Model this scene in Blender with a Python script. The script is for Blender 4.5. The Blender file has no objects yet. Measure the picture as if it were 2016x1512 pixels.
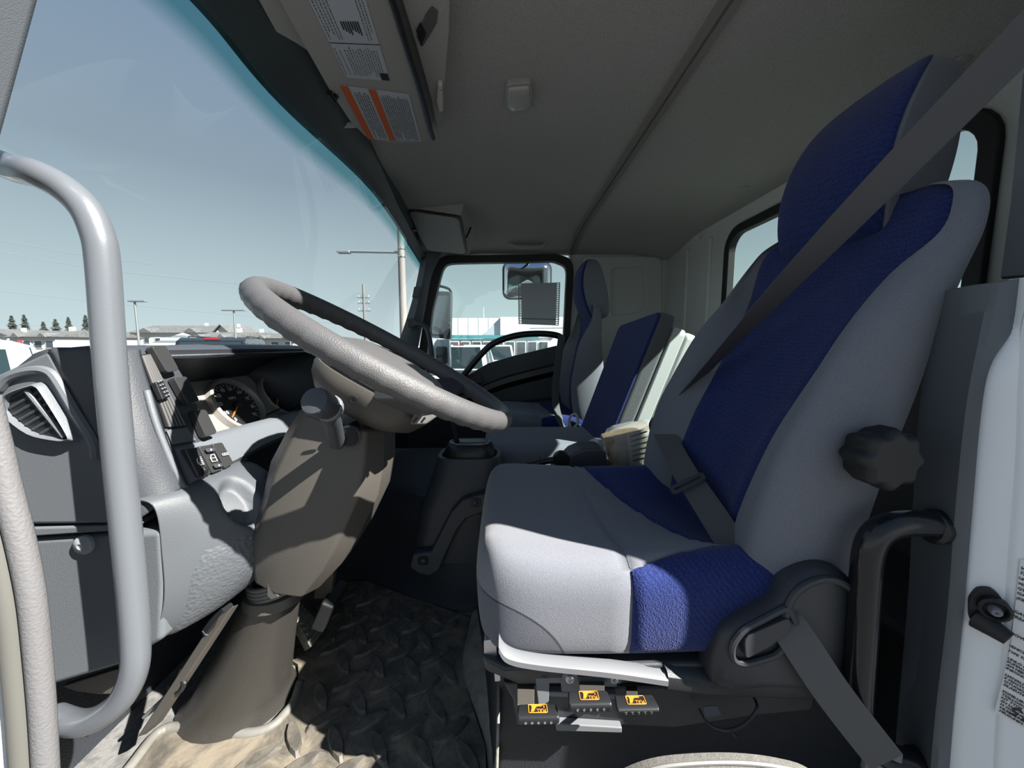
import bpy, bmesh, math, random
from math import sin, cos, pi, radians, sqrt, atan2
from mathutils import Vector, Matrix, Quaternion
random.seed(7)
V = Vector
SC = bpy.context.scene
COL = SC.collection
EYE = 1.85          # eye height above the lot; all builder coordinates are relative to the eye

# ---------------------------------------------------------------- camera, sky, sun, exposure
FPX = 728.0
PITCH, YAW = radians(6.0), radians(-1.18)
cd = bpy.data.cameras.new('camera'); cam = bpy.data.objects.new('camera', cd); COL.objects.link(cam)
cd.sensor_width = 36.0; cd.lens = FPX/2016*36.0; cd.clip_start = 0.02; cd.clip_end = 800
cam.location = (0, 0, EYE); cam.rotation_euler = (pi/2-PITCH, 0, YAW)
SC.camera = cam

SUN_DIR = V((-2.2, 1.0, -2.18)).normalized()
sl = bpy.data.lights.new('sun', 'SUN'); sl.energy = 16.0; sl.angle = radians(0.53); sl.color = (1.0, .955, .89)
so = bpy.data.objects.new('sun', sl); COL.objects.link(so)
so.rotation_euler = SUN_DIR.to_track_quat('-Z', 'Y').to_euler(); so.location = (9, -4, 12)

w = bpy.data.worlds.new('sky'); SC.world = w; w.use_nodes = True
nt = w.node_tree; nt.nodes.clear()
tc = nt.nodes.new('ShaderNodeTexCoord'); sx = nt.nodes.new('ShaderNodeSeparateXYZ')
rp = nt.nodes.new('ShaderNodeValToRGB'); bg = nt.nodes.new('ShaderNodeBackground'); ow = nt.nodes.new('ShaderNodeOutputWorld')
nt.links.new(tc.outputs['Generated'], sx.inputs[0]); nt.links.new(sx.outputs['Z'], rp.inputs[0])
nt.links.new(rp.outputs['Color'], bg.inputs[0]); nt.links.new(bg.outputs[0], ow.inputs[0])
cr = rp.color_ramp; cr.elements[0].position = 0.0; cr.elements[0].color = (.74, .83, .83, 1)
cr.elements[1].position = 1.0; cr.elements[1].color = (.12, .21, .42, 1)
e = cr.elements.new(.12); e.color = (.58, .68, .70, 1)
e = cr.elements.new(.34); e.color = (.33, .40, .47, 1)
bg.inputs[1].default_value = 1.05

SC.view_settings.view_transform = 'Standard'; SC.view_settings.look = 'None'
SC.view_settings.gamma = 1.0; SC.view_settings.use_curve_mapping = False
SC.view_settings.exposure = 0.0
SC.cycles.max_bounces = 10; SC.cycles.diffuse_bounces = 6; SC.cycles.glossy_bounces = 4
SC.cycles.transparent_max_bounces = 12; SC.cycles.caustics_reflective = False; SC.cycles.caustics_refractive = False

# ---------------------------------------------------------------- pixel rays -> real places
_R = (Matrix.Rotation(YAW, 3, 'Z') @ Matrix.Rotation(pi/2-PITCH, 3, 'X'))
def ray(px, py): return _R @ V(((px-1008)/FPX, (756-py)/FPX, -1))
def P(px, py, y=None, x=None, z=None, pl=None):
    d = ray(px, py)
    if y is not None: t = y/d.y
    elif x is not None: t = x/d.x
    elif z is not None: t = z/d.z
    else: t = pl[0].dot(pl[1])/d.dot(pl[1])
    return d*t
def PP(pts, **k): return [P(a, b, **k) for a, b in pts]

# ---------------------------------------------------------------- materials
MATS = {}
def mat(name, col, rough=.6, metal=0, spec=.5, noise=0, nscale=20, bump=0, bscale=200, col2=None, ramp=(.4, .6), extra=None, coat=0):
    if name in MATS: return MATS[name]
    m = bpy.data.materials.new(name); m.use_nodes = True; t = m.node_tree; b = t.nodes['Principled BSDF']
    b.inputs['Base Color'].default_value = (*col, 1); b.inputs['Roughness'].default_value = rough
    b.inputs['Metallic'].default_value = metal; b.inputs['Specular IOR Level'].default_value = spec
    b.inputs['Coat Weight'].default_value = coat
    tc = t.nodes.new('ShaderNodeTexCoord')
    if noise or col2:
        n = t.nodes.new('ShaderNodeTexNoise'); n.inputs['Scale'].default_value = nscale; n.inputs['Detail'].default_value = 5
        t.links.new(tc.outputs['Object'], n.inputs['Vector'])
        r = t.nodes.new('ShaderNodeValToRGB'); r.color_ramp.elements[0].position, r.color_ramp.elements[1].position = ramp
        c2 = col2 or tuple(c*(1-noise) for c in col)
        r.color_ramp.elements[0].color = (*c2, 1); r.color_ramp.elements[1].color = (*col, 1)
        t.links.new(n.outputs['Fac'], r.inputs[0]); t.links.new(r.outputs[0], b.inputs['Base Color'])
    if bump:
        n2 = t.nodes.new('ShaderNodeTexNoise'); n2.inputs['Scale'].default_value = bscale; n2.inputs['Detail'].default_value = 2
        t.links.new(tc.outputs['Object'], n2.inputs['Vector'])
        bp = t.nodes.new('ShaderNodeBump'); bp.inputs['Strength'].default_value = bump; bp.inputs['Distance'].default_value = .002
        t.links.new(n2.outputs['Fac'], bp.inputs['Height']); t.links.new(bp.outputs[0], b.inputs['Normal'])
    if extra: extra(t, b, tc)
    MATS[name] = m
    return m

def glass(name, tint=(.9, .95, .95), gloss=.06, band=None):
    """thin pane: tinted transparency plus a fresnel reflection; band = (axis point z0, z1, colour) is the shade band printed in the glass"""
    if name in MATS: return MATS[name]
    m = bpy.data.materials.new(name); m.use_nodes = True; t = m.node_tree; t.nodes.clear()
    out = t.nodes.new('ShaderNodeOutputMaterial'); mx = t.nodes.new('ShaderNodeMixShader')
    tr = t.nodes.new('ShaderNodeBsdfTransparent'); gl = t.nodes.new('ShaderNodeBsdfGlossy')
    gl.inputs['Roughness'].default_value = .02; tr.inputs[0].default_value = (*tint, 1)
    lw = t.nodes.new('ShaderNodeLayerWeight'); lw.inputs[0].default_value = .5
    pw = t.nodes.new('ShaderNodeMath'); pw.operation = 'POWER'; pw.inputs[1].default_value = 5
    ma = t.nodes.new('ShaderNodeMath'); ma.operation = 'MULTIPLY_ADD'; ma.inputs[1].default_value = .85; ma.inputs[2].default_value = gloss
    t.links.new(lw.outputs['Facing'], pw.inputs[0]); t.links.new(pw.outputs[0], ma.inputs[0])
    t.links.new(ma.outputs[0], mx.inputs[0]); t.links.new(tr.outputs[0], mx.inputs[1]); t.links.new(gl.outputs[0], mx.inputs[2])
    t.links.new(mx.outputs[0], out.inputs[0])
    if band:
        uv = t.nodes.new('ShaderNodeUVMap'); sp = t.nodes.new('ShaderNodeSeparateXYZ')
        t.links.new(uv.outputs[0], sp.inputs[0])
        r = t.nodes.new('ShaderNodeValToRGB'); r.color_ramp.elements[0].position = band[0]; r.color_ramp.elements[1].position = band[1]
        r.color_ramp.elements[0].color = (*tint, 1); r.color_ramp.elements[1].color = (*band[2], 1)
        t.links.new(sp.outputs['Y'], r.inputs[0]); t.links.new(r.outputs[0], tr.inputs[0])
    MATS[name] = m
    return m

# ---------------------------------------------------------------- geometry collector
def catmull(pts, n, closed=False):
    """n samples per span through pts (any tuple length)"""
    pts = [V(p) for p in pts]; N = len(pts); out = []
    spans = N if closed else N-1
    for i in range(spans):
        if closed: p0, p1, p2, p3 = pts[(i-1) % N], pts[i], pts[(i+1) % N], pts[(i+2) % N]
        else: p0, p1, p2, p3 = pts[max(i-1, 0)], pts[i], pts[i+1], pts[min(i+2, N-1)]
        for k in range(n):
            s = k/n
            out.append(.5*((2*p1)+(p2-p0)*s+(2*p0-5*p1+4*p2-p3)*s*s+(3*p1-p0-3*p2+p3)*s**3))
    if not closed: out.append(pts[-1].copy())
    return out
def lerp(a, b, t): return a+(b-a)*t
def sstep(a, b, x):
    t = max(0, min(1, (x-a)/(b-a))) if a != b else float(x > a)
    return t*t*(3-2*t)
def interp(tab, x):
    if x <= tab[0][0]: return tab[0][1]
    for (a, va), (b, vb) in zip(tab, tab[1:]):
        if x <= b: return va+(vb-va)*(x-a)/(b-a)
    return tab[-1][1]
def rrect(w, h, r, n=4):
    """rounded rectangle outline (2-D), centred"""
    out = []
    for cx, cy, a0 in ((w/2-r, h/2-r, 0), (-w/2+r, h/2-r, 90), (-w/2+r, -h/2+r, 180), (w/2-r, -h/2+r, 270)):
        for k in range(n+1):
            a = radians(a0+90*k/n); out.append((cx+r*cos(a), cy+r*sin(a)))
    return out
def rpoly(pts, r, n=4):
    """round the corners of a 3-D polygon"""
    out = []; N = len(pts)
    for i in range(N):
        p, a, b = V(pts[i]), V(pts[i-1]), V(pts[(i+1) % N])
        rr = r[i] if isinstance(r, (list, tuple)) else r
        da, db = (a-p), (b-p); ra = min(rr, da.length*.49); rb = min(rr, db.length*.49)
        p0 = p+da.normalized()*ra; p2 = p+db.normalized()*rb
        for k in range(n+1):
            s = k/n; out.append(p0*(1-s)**2+p*2*s*(1-s)+p2*s*s)
    return out

class G:
    def __init__(s): s.v = []; s.f = []
    def add(s, vs, fs):
        o = len(s.v); s.v += [V(q) for q in vs]; s.f += [tuple(i+o for i in q) for q in fs]; return s
    def box(s, c, d, rot=None):
        c = V(c); vs = []
        for x in (-.5, .5):
            for y in (-.5, .5):
                for z in (-.5, .5):
                    q = V((x*d[0], y*d[1], z*d[2]))
                    if rot: q = rot @ q
                    vs.append(c+q)
        return s.add(vs, [(0, 1, 3, 2), (4, 6, 7, 5), (0, 4, 5, 1), (2, 3, 7, 6), (0, 2, 6, 4), (1, 5, 7, 3)])
    def prism(s, poly, vec):
        poly = [V(p) for p in poly]; vec = V(vec); n = len(poly)
        nrm = V((0, 0, 0))
        for i in range(n): nrm += (poly[i]-poly[0]).cross(poly[(i+1) % n]-poly[0])
        if nrm.dot(vec) > 0: poly.reverse()
        vs = poly+[p+vec for p in poly]
        fs = [tuple(range(n)), tuple(range(2*n-1, n-1, -1))]
        fs += [(i, i+n, (i+1) % n+n, (i+1) % n) for i in range(n)]
        return s.add(vs, fs)
    def loft(s, rings, closed=True, cap0=True, cap1=True, loop=False):
        n = len(rings[0]); m = len(rings); vs = [p for r in rings for p in r]; fs = []
        for i in range(m if loop else m-1):
            a, b = i*n, ((i+1) % m)*n
            for k in range(n if closed else n-1):
                k2 = (k+1) % n; fs.append((a+k, a+k2, b+k2, b+k))
        if closed and not loop:
            if cap0: fs.append(tuple(range(n-1, -1, -1)))
            if cap1: fs.append(tuple((m-1)*n+k for k in range(n)))
        return s.add(vs, fs)
    def tube(s, pts, r, n=10, closed=False, caps=True, sq=1.0, up=None):
        pts = [V(p) for p in pts]; N = len(pts)
        R = r if isinstance(r, (list, tuple)) else [r]*N
        T = []
        for i in range(N):
            a = pts[i-1] if (closed or i) else pts[i]; b = pts[(i+1) % N] if (closed or i < N-1) else pts[i]
            T.append((b-a).normalized())
        u = V(up) if up else (V((0, 0, 1)) if abs(T[0].z) < .9 else V((1, 0, 0)))
        u = (u-T[0]*u.dot(T[0])).normalized(); rings = []
        for i in range(N):
            if i:
                q = T[i-1].rotation_difference(T[i]); u = q @ u
            u = (u-T[i]*u.dot(T[i])).normalized(); w2 = T[i].cross(u)
            rings.append([pts[i]+(u*cos(2*pi*k/n)*sq+w2*sin(2*pi*k/n))*R[i] for k in range(n)])
        return s.loft(rings, True, caps, caps, loop=closed)
    def lathe(s, prof, o, ax, n=20, cap0=True, cap1=True):
        """prof: (radius, height along ax)"""
        o, ax = V(o), V(ax).normalized()
        u = ax.orthogonal().normalized(); w2 = ax.cross(u)
        return s.loft([[o+ax*h+(u*cos(2*pi*k/n)+w2*sin(2*pi*k/n))*max(r, 1e-5) for k in range(n)] for r, h in prof], True, cap0, cap1)
    def grid(s, rows): return s.loft(rows, closed=False)
    def ribbon(s, pts, wdirs, w, t=.0016):
        rings = []
        for i, (p, d) in enumerate(zip(pts, wdirs)):
            a = pts[max(i-1, 0)]; b = pts[min(i+1, len(pts)-1)]; T = (b-a).normalized()
            d = (d-T*d.dot(T)).normalized(); nn = T.cross(d)
            rings.append([p+d*w/2+nn*t/2, p-d*w/2+nn*t/2, p-d*w/2-nn*t/2, p+d*w/2-nn*t/2])
        return s.loft(rings)

OFF = {}            # object name -> origin (eye-relative) its mesh coordinates are measured from
def tag(o, label=None, cat=None, group=None, kind=None):
    for k, v in (('label', label), ('category', cat), ('group', group), ('kind', kind)):
        if v: o[k] = v
    return o
def thing(name, loc, label, cat, group=None, kind=None):
    o = bpy.data.objects.new(name, None); COL.objects.link(o); o.empty_display_size = .05
    o.location = V(loc)+V((0, 0, EYE)); OFF[o.name] = V(loc)
    return tag(o, label, cat, group, kind)
def mk(name, g, m, parent=None, smooth=40, bevel=0, seg=2, sub=0, solid=0, label=None, cat=None, group=None, kind=None, fmats=None, flip=False):
    if parent is not None: off = OFF[parent.name]
    else:
        xs = [p.x for p in g.v]; ys = [p.y for p in g.v]; zs = [p.z for p in g.v]
        off = V(((min(xs)+max(xs))/2, (min(ys)+max(ys))/2, min(zs)))
    me = bpy.data.meshes.new(name); me.from_pydata([tuple(p-off) for p in g.v], [], g.f); me.validate(); me.update()
    bm = bmesh.new(); bm.from_mesh(me); bmesh.ops.recalc_face_normals(bm, faces=bm.faces); bm.to_mesh(me); bm.free()
    ms = m if isinstance(m, (list, tuple)) else [m]
    for q in ms: me.materials.append(q)
    if fmats: me.polygons.foreach_set('material_index', fmats)
    o = bpy.data.objects.new(name, me); COL.objects.link(o); OFF[o.name] = off
    if parent is None: o.location = off+V((0, 0, EYE))
    else: o.parent = parent
    if smooth:
        me.polygons.foreach_set('use_smooth', [True]*len(me.polygons))
        if smooth < 180: me.set_sharp_from_angle(angle=radians(smooth))
    if solid:
        q = o.modifiers.new('solid', 'SOLIDIFY'); q.thickness = solid; q.offset = 0
    if bevel:
        q = o.modifiers.new('bevel', 'BEVEL'); q.width = bevel; q.segments = seg; q.limit_method = 'ANGLE'; q.angle_limit = radians(35)
        q.harden_normals = bool(smooth)
    if sub:
        q = o.modifiers.new('sub', 'SUBSURF'); q.levels = q.render_levels = sub
    return tag(o, label, cat, group, kind)
def copy_tree(o, parent=None):
    c = o.copy(); COL.objects.link(c); OFF[c.name] = OFF[o.name].copy()
    if parent is not None: c.parent = parent
    for ch in [q for q in bpy.data.objects if q.parent is o]: copy_tree(ch, c)
    return c
def move_to(o, loc): o.location = V(loc)+V((0, 0, EYE)); OFF[o.name] = V(loc)
def text(name, s, size, o, right, up, m, parent, ext=.0003, kind=None, align='LEFT', bold=False):
    """lettering printed on a surface: right / up are the reading directions in the place"""
    cu = bpy.data.curves.new(name, 'FONT'); cu.body = s; cu.size = size; cu.extrude = ext; cu.align_x = align; cu.resolution_u = 2
    if bold: cu.offset = size*.015
    ob = bpy.data.objects.new(name, cu); COL.objects.link(ob)
    dg = bpy.context.evaluated_depsgraph_get()
    me = bpy.data.meshes.new_from_object(ob.evaluated_get(dg)); bpy.data.objects.remove(ob); bpy.data.curves.remove(cu)
    right = V(right).normalized(); up = V(up); up = (up-right*up.dot(right)).normalized(); nn = right.cross(up)
    off = OFF[parent.name]
    for v in me.vertices: v.co = V(o)-off+right*v.co.x+up*v.co.y+nn*v.co.z
    me.materials.clear(); me.materials.append(m)
    ob = bpy.data.objects.new(name, me); COL.objects.link(ob); ob.parent = parent; OFF[ob.name] = off
    return tag(ob, kind=kind)
# ================================================================ materials used all over
M_plast = mat('grey_plastic', (.128, .142, .158), .5, bump=.25, bscale=900)
M_plast_d = mat('dark_grey_plastic', (.046, .052, .062), .45, bump=.25, bscale=900)
M_shroud = mat('warm_grey_plastic', (.075, .070, .062), .42, bump=.2, bscale=900)
M_black = mat('black_plastic', (.012, .013, .015), .4)
M_blackg = mat('gloss_black_plastic', (.012, .013, .016), .18)
M_rubber = mat('black_rubber', (.010, .011, .012), .55)
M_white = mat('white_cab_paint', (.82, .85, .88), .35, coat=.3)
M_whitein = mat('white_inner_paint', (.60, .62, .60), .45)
M_head = mat('headliner_fabric', (.46, .455, .42), .9, noise=.18, nscale=350, bump=.35, bscale=600)
M_visor = mat('visor_vinyl', (.38, .385, .355), .6, bump=.2, bscale=700)
M_trimd = mat('header_trim_plastic', (.045, .06, .062), .5, bump=.2, bscale=800)
M_pil = mat('pillar_trim_plastic', (.10, .115, .13), .5, bump=.25, bscale=800)
M_bar = mat('silver_grey_painted_bar', (.15, .165, .185), .36, metal=.2, coat=.25, bump=.05, bscale=500)
M_metal = mat('zinc_metal', (.55, .56, .57), .35, metal=1.0)
M_metalp = mat('light_grey_painted_steel', (.17, .178, .19), .45)
M_chrome = mat('chrome', (.8, .8, .8), .08, metal=1.0)
M_ink = mat('print_white', (.6, .61, .61), .6)
M_inkb = mat('print_black', (.02, .02, .022), .6)
M_orange = mat('print_orange', (.80, .25, .02), .5)
M_ivory = mat('ivory_plastic', (.62, .60, .52), .5)
M_vinyl = mat('black_vinyl_matting', (.018, .021, .027), .62, bump=.6, bscale=350)
M_floorp = mat('grey_floor_paint', (.20, .20, .195), .6, noise=.35, nscale=60, bump=.5, bscale=250)
def _mud(t, b, tc):
    n = t.nodes.new('ShaderNodeTexNoise'); n.inputs['Scale'].default_value = 14; n.inputs['Detail'].default_value = 8; n.inputs['Roughness'].default_value = .7
    n.inputs['Distortion'].default_value = .6
    t.links.new(tc.outputs['Object'], n.inputs['Vector'])
    r = t.nodes.new('ShaderNodeValToRGB'); e = r.color_ramp.elements
    e[0].position = .38; e[0].color = (.07, .065, .055, 1); e[1].position = .62; e[1].color = (.22, .19, .145, 1)
    x = e.new(.5); x.color = (.13, .115, .09, 1)
    t.links.new(n.outputs['Fac'], r.inputs[0]); t.links.new(r.outputs[0], b.inputs['Base Color'])
M_mat = mat('muddy_rubber_mat', (.2, .19, .16), .7, bump=.25, bscale=160, extra=_mud)

def frame_ring(outer, inner, vec):
    g = G(); vec = V(vec)
    return g.loft([outer, inner, [p+vec for p in inner], [p+vec for p in outer]], True, False, False, loop=True)

# ================================================================ the lot outside
g = G().box((0, 0, -EYE-.1), (500, 500, .2))
mk('ground', g, mat('asphalt_lot', (.10, .10, .102), .9, noise=.2, nscale=3), smooth=0, kind='structure')

# ================================================================ cab shell
FZ = -.76
# floor
g = G().box((.08, 1.40, FZ-.03), (1.90, 1.98, .06)); mk('floor', g, M_floorp, smooth=0, kind='structure')
FLOOR = bpy.data.objects['floor']
# headliner
def ceil_z(x, y):
    z = .615
    z -= .085*sstep(-.10, -.46, x)*lerp(1, .25, sstep(1.1, 1.6, y))+.03*sstep(.80, 1.02, x)
    z -= .055*sstep(1.95, 2.38, y)
    return z
NX, NY = 44, 44
rows = []
for j in range(NY+1):
    y = .48+1.91*j/NY
    rows.append([V((-.44+1.46*i/NX, y, ceil_z(-.44+1.46*i/NX, y))) for i in range(NX+1)])
rows_t = [[p+V((0, 0, .03)) for p in r] for r in rows]
g = G()
g.grid(rows); g.grid(rows_t)
mk('ceiling', g, M_head, smooth=60, kind='structure')
# steel roof skin above it, so that no light leaks in
g = G().box((.28, 1.45, .70), (1.58, 1.98, .05)); mk('roof', g, M_white, smooth=0, bevel=.02, kind='structure')
# rear wall with its window
XW = 1.02
wc = (1.257, .218); ww, wh = .88, .53         # window centre (y, z), clear size
def rr3(w_, h_, r_, x): return [V((x, wc[0]+a, wc[1]+b)) for a, b in rrect(w_, h_, r_, 6)]
g = G()
def wall_piece(y0, y1, z0, z1): g.box((XW+.02, (y0+y1)/2, (z0+z1)/2), (.04, y1-y0, z1-z0))
out_h = rrect(ww+.06, wh+.06, .09, 6)
big = []
# one wall sheet with an opening: outer outline and opening share their point count
OY, OZ = (.38, 2.42), (FZ, .66)
def to_outer(a, b):
    y, z = a, b
    ty = ((OY[1]-wc[0])/y if y > 0 else (OY[0]-wc[0])/y) if abs(y) > 1e-6 else 1e9
    tz = ((OZ[1]-wc[1])/z if z > 0 else (OZ[0]-wc[1])/z) if abs(z) > 1e-6 else 1e9
    t = min(ty, tz); return V((XW, wc[0]+y*t, wc[1]+z*t))
inn = [V((XW, wc[0]+a, wc[1]+b)) for a, b in out_h]
oo = [to_outer(a, b) for a, b in out_h]
for cy in OY:
    for cz in OZ:
        k = min(range(len(oo)), key=lambda i: (oo[i]-V((XW, cy, cz))).length); oo[k] = V((XW, cy, cz))
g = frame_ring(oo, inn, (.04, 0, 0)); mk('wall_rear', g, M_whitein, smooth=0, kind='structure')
WR = bpy.data.objects['wall_rear']
# pressed vertical ribs in the rear wall near the passenger corner
for k, (px, wd) in enumerate(((1352, .05), (1395, .05))):
    p = P(px, 560, x=XW)
    g = G().prism([(XW-.012, p.y-wd*.3, -.02), (XW-.012, p.y+wd*.3, -.02), (XW-.012, p.y+wd*.3, .53), (XW-.012, p.y-wd*.3, .53)], (.02, 0, 0))
    mk('pressed_rib', g, M_whitein, WR, bevel=.01, seg=3)
# small coat hook
p = P(1386, 470, x=XW)
hk = thing('coat_hook', p, 'small pale coat hook on the rear wall below the headliner edge', 'hook')
mk('plate', G().box(p+V((-.004, 0, 0)), (.012, .03, .045)), M_whitein, hk, bevel=.003)
mk('peg', G().tube([p+V((-.008, 0, .005)), p+V((-.03, 0, -.002)), p+V((-.036, 0, .012))], .005, 8), M_whitein, hk)
# window_1: seal, pane
w1 = thing('window_1', (XW, wc[0], wc[1]-wh/2), None, None, kind='structure')
g = frame_ring(rr3(ww+.075, wh+.075, .10, XW-.012), rr3(ww, wh, .07, XW-.012), (.035, 0, 0)); mk('window_seal', g, M_rubber, w1, bevel=.005)
g = G().prism(rr3(ww+.02, wh+.02, .07, XW+.008), (.004, 0, 0)); mk('pane', g, glass('rear_glass', (.86, .93, .92)), w1, smooth=0)
# lower vinyl lining of the rear wall and shelf behind the seats
g = G().box((.99, 1.40, -.41), (.05, 1.95, .68)); mk('trim_4', g, M_vinyl, bevel=.01, kind='structure')
g = G().box((.84, .78, -.62), (.28, .62, .24)); mk('trim_5', g, M_vinyl, bevel=.02, kind='structure')

# passenger-side wall behind the door: white panel with a pressed recess
YP = 2.36
a = P(1132, 700, y=YP); xs0 = P(1130, 560, y=YP).x-.03
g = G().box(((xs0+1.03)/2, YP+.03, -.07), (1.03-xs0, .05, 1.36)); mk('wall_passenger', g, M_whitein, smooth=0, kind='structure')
WPS = bpy.data.objects['wall_passenger']
o_ = rpoly(PP([(1202, 520), (1303, 508), (1303, 700), (1202, 700)], y=YP+.004), .05, 5)
i_ = rpoly(PP([(1214, 540), (1270, 530), (1272, 600), (1214, 640)], y=YP+.03), .05, 5)
c0 = P(1205, 600, y=YP)
outer = rpoly(PP([(1143, 505), (1303, 505), (1303, 720), (1143, 720)], y=YP-.012), .05, 5)
inner = rpoly(PP([(1203, 528), (1266, 525), (1270, 612), (1203, 622)], y=YP-.012), .04, 5)
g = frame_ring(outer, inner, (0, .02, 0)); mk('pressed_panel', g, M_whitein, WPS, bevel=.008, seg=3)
# low side walls and sills closing the shell
g = G().box((.13, YP+.03, -.66), (1.80, .05, .22)); mk('baseboard_passenger', g, M_vinyl, smooth=0, kind='structure')
g = G().box((-.84, 1.40, -.62), (.06, 1.96, .33)); mk('wall_front', g, M_vinyl, smooth=0, kind='structure')
# driver's door opening: roof rail above, sill below
g = G().box((.28, .47, .66), (1.50, .03, .09)); mk('trim_6', g, M_pil, bevel=.015, kind='structure')
g = G().box((.08, .41, -.80), (1.90, .12, .10)); mk('baseboard_driver', g, M_floorp, bevel=.01, kind='structure')

# ---------------------------------------------------------------- windshield
top = catmull([(-.43, .36, .47), (-.43, .60, .50), (-.43, .81, .489), (-.43, 1.348, .526), (-.475, 2.05, .512), (-.485, 2.30, .49)], 8)
bot = catmull([(-.70, .36, -.10), (-.74, .70, -.10), (-.76, 1.348, -.10), (-.72, 2.0, -.10), (-.665, 2.30, -.10)], 10)
def at(cv, t):
    f = t*(len(cv)-1); i = min(int(f), len(cv)-2); return cv[i].lerp(cv[i+1], f-i)
NU, NV = 40, 16
g = G(); vv = []
for i in range(NU+1):
    a_, b_ = at(bot, i/NU), at(top, i/NU)
    vv.append([a_.lerp(b_, j/NV)+V((-.03*sin(pi*j/NV), 0, 0)) for j in range(NV+1)])
g.grid(vv)
w2 = thing('window_2', (-.70, 1.3, -.10), None, None, kind='structure')
ws = mk('pane', g, glass('windshield_glass', (.84, .92, .95), band=(.90, .945, (.22, .50, .52))), w2, smooth=180)
uvl = ws.data.uv_layers.new(name='UVMap')
for lp in ws.data.loops:
    vi = lp.vertex_index; uvl.data[lp.index].uv = (vi//(NV+1)/NU, (vi % (NV+1))/NV)
# header trim along the glass
rings = []
for i in range(49):
    p = at(top, i/48)
    k_ = lerp(1, .30, sstep(.7, 1.6, p.y))
    rings.append([p+V((-.02, 0, -.008)), p+V((.006, 0, -.012)), p+V((.045*k_, 0, .0)), p+V((.09*k_, 0, .028*k_)), p+V((.10*k_, 0, .08)), p+V((-.02, 0, .08))])
mk('trim_1', G().loft(rings), M_trimd, smooth=50, kind='structure')
# bright lip where the headliner meets the header
# passenger A-pillar
pa = PP([(829, 500), (834, 516), (816, 600), (779, 712)], y=2.28)
pb = PP([(872, 500), (852, 540), (840, 600), (818, 712)], y=2.30)
rows = [catmull(pa, 6), [p+V((-.005, -.06, 0)) for p in catmull(pa, 6)], [p.lerp(q, .5)+V((0, -.075, 0)) for p, q in zip(catmull(pa, 6), catmull(pb, 6))], [p+V((0, -.05, 0)) for p in catmull(pb, 6)], catmull(pb, 6)]
rows = [r+[r[-1]+V((-.10, 0, -.30))] for r in rows]
g = G().loft([[r[i] for r in rows] for i in range(len(rows[0]))]); mk('trim_2', g, M_pil, smooth=45, kind='structure')
g = G().prism(PP([(816, 565), (829, 565), (824, 586), (812, 586)], y=2.20), (0, -.012, 0)); mk('clip_cover', g, M_plast_d, bpy.data.objects['trim_2'], bevel=.003)

# seam strip across the headliner
rings = []
for k in range(31):
    y = .42+1.93*k/30
    x = .405; z = ceil_z(x, y)
    rings.append([V((x-.022, y, z+.003)), V((x-.020, y, z-.007)), V((x-.004, y, z-.007)), V((x-.003, y, z-.002)), V((x+.003, y, z-.002)), V((x+.004, y, z-.007)), V((x+.020, y, z-.007)), V((x+.022, y, z+.003))])
mk('trim_3', G().loft(rings), mat('seam_plastic', (.24, .235, .215), .5), smooth=30, kind='structure')
# headliner buttons
for k, (px, py) in enumerate(((1372, 442), (1468, 370), (1890, 118), (972, 252), (968, 365))):
    d = ray(px, py); p = None
    for s in range(400):
        q = d*(.3+s*.006)
        if q.z > ceil_z(q.x, q.y): p = q; break
    if p is None: continue
    r = .018 if px > 1300 else .007
    mk('headliner_dimple' if px > 1300 else 'headliner_clip', G().lathe([(r, 0), (r*.95, .004), (r*.5, .006), (0, .006)], V((p.x, p.y, ceil_z(p.x, p.y)+.001)), (0, 0, -1), 14), M_head if px > 1300 else M_visor, bpy.data.objects['ceiling'])

# ---------------------------------------------------------------- driver's side B-pillar
L = [(1888, 568), (1868, 700), (1850, 830), (1838, 1000), (1826, 1200), (1806, 1420), (1796, 1540)]
Rr = [(2012, 548), (1998, 640), (1950, 720), (1931, 820), (1915, 1000), (1898, 1200), (1878, 1400), (1868, 1540)]
Lc = PP(L, y=.46); Rc = PP(Rr, y=.42)
Mc = catmull(PP([(1958, 556), (1935, 660), (1908, 800), (1886, 1000), (1870, 1200), (1846, 1400), (1834, 1540)], y=.424), 8)
Lc = catmull(Lc, 8); Rc = catmull(Rc, 7)
n = min(len(Lc), len(Rc)); Lr = [at(Lc, i/(n-1)) for i in range(n)]; Rq = [at(Rc, i/(n-1)) for i in range(n)]
rings = []
for i, (a_, b_) in enumerate(zip(Lr, Rq)):
    mid = at(Mc, i/(n-1))
    rings.append([a_+V((.006, .03, 0)), a_, a_.lerp(mid, .9), mid+V((.004, -.002, 0)), b_+V((-.004, -.003, 0)), b_, b_+V((.004, .05, 0))])
mk('trim_7', G().loft(rings), M_pil, smooth=40, kind='structure')
# upper pillar cover
a_ = PP([(1884, 572), (1970, 545), (1990, 400), (2014, 150), (2060, -60)], y=.52); b_ = [p+V((.11, -.10, 0)) for p in a_]
rings = [[p+V((.03, .02, 0)), p, p.lerp(q, .5)+V((-.01, -.010, 0)), q, q+V((0.02, .05, 0))] for p, q in zip(a_[1:], b_[1:])]
mk('trim_8', G().loft(rings), M_pil, smooth=40, kind='structure')
# pale corner panel behind it, between rear window and pillar
g = G().prism([(1.0, .40, .62), (1.0, .69, .62), (1.0, .69, .0), (1.0, .69, -.1), (1.0, .40, -.1)], (.02, 0, 0)); mk('corner_panel', g, M_whitein, WR, smooth=0)
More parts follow.
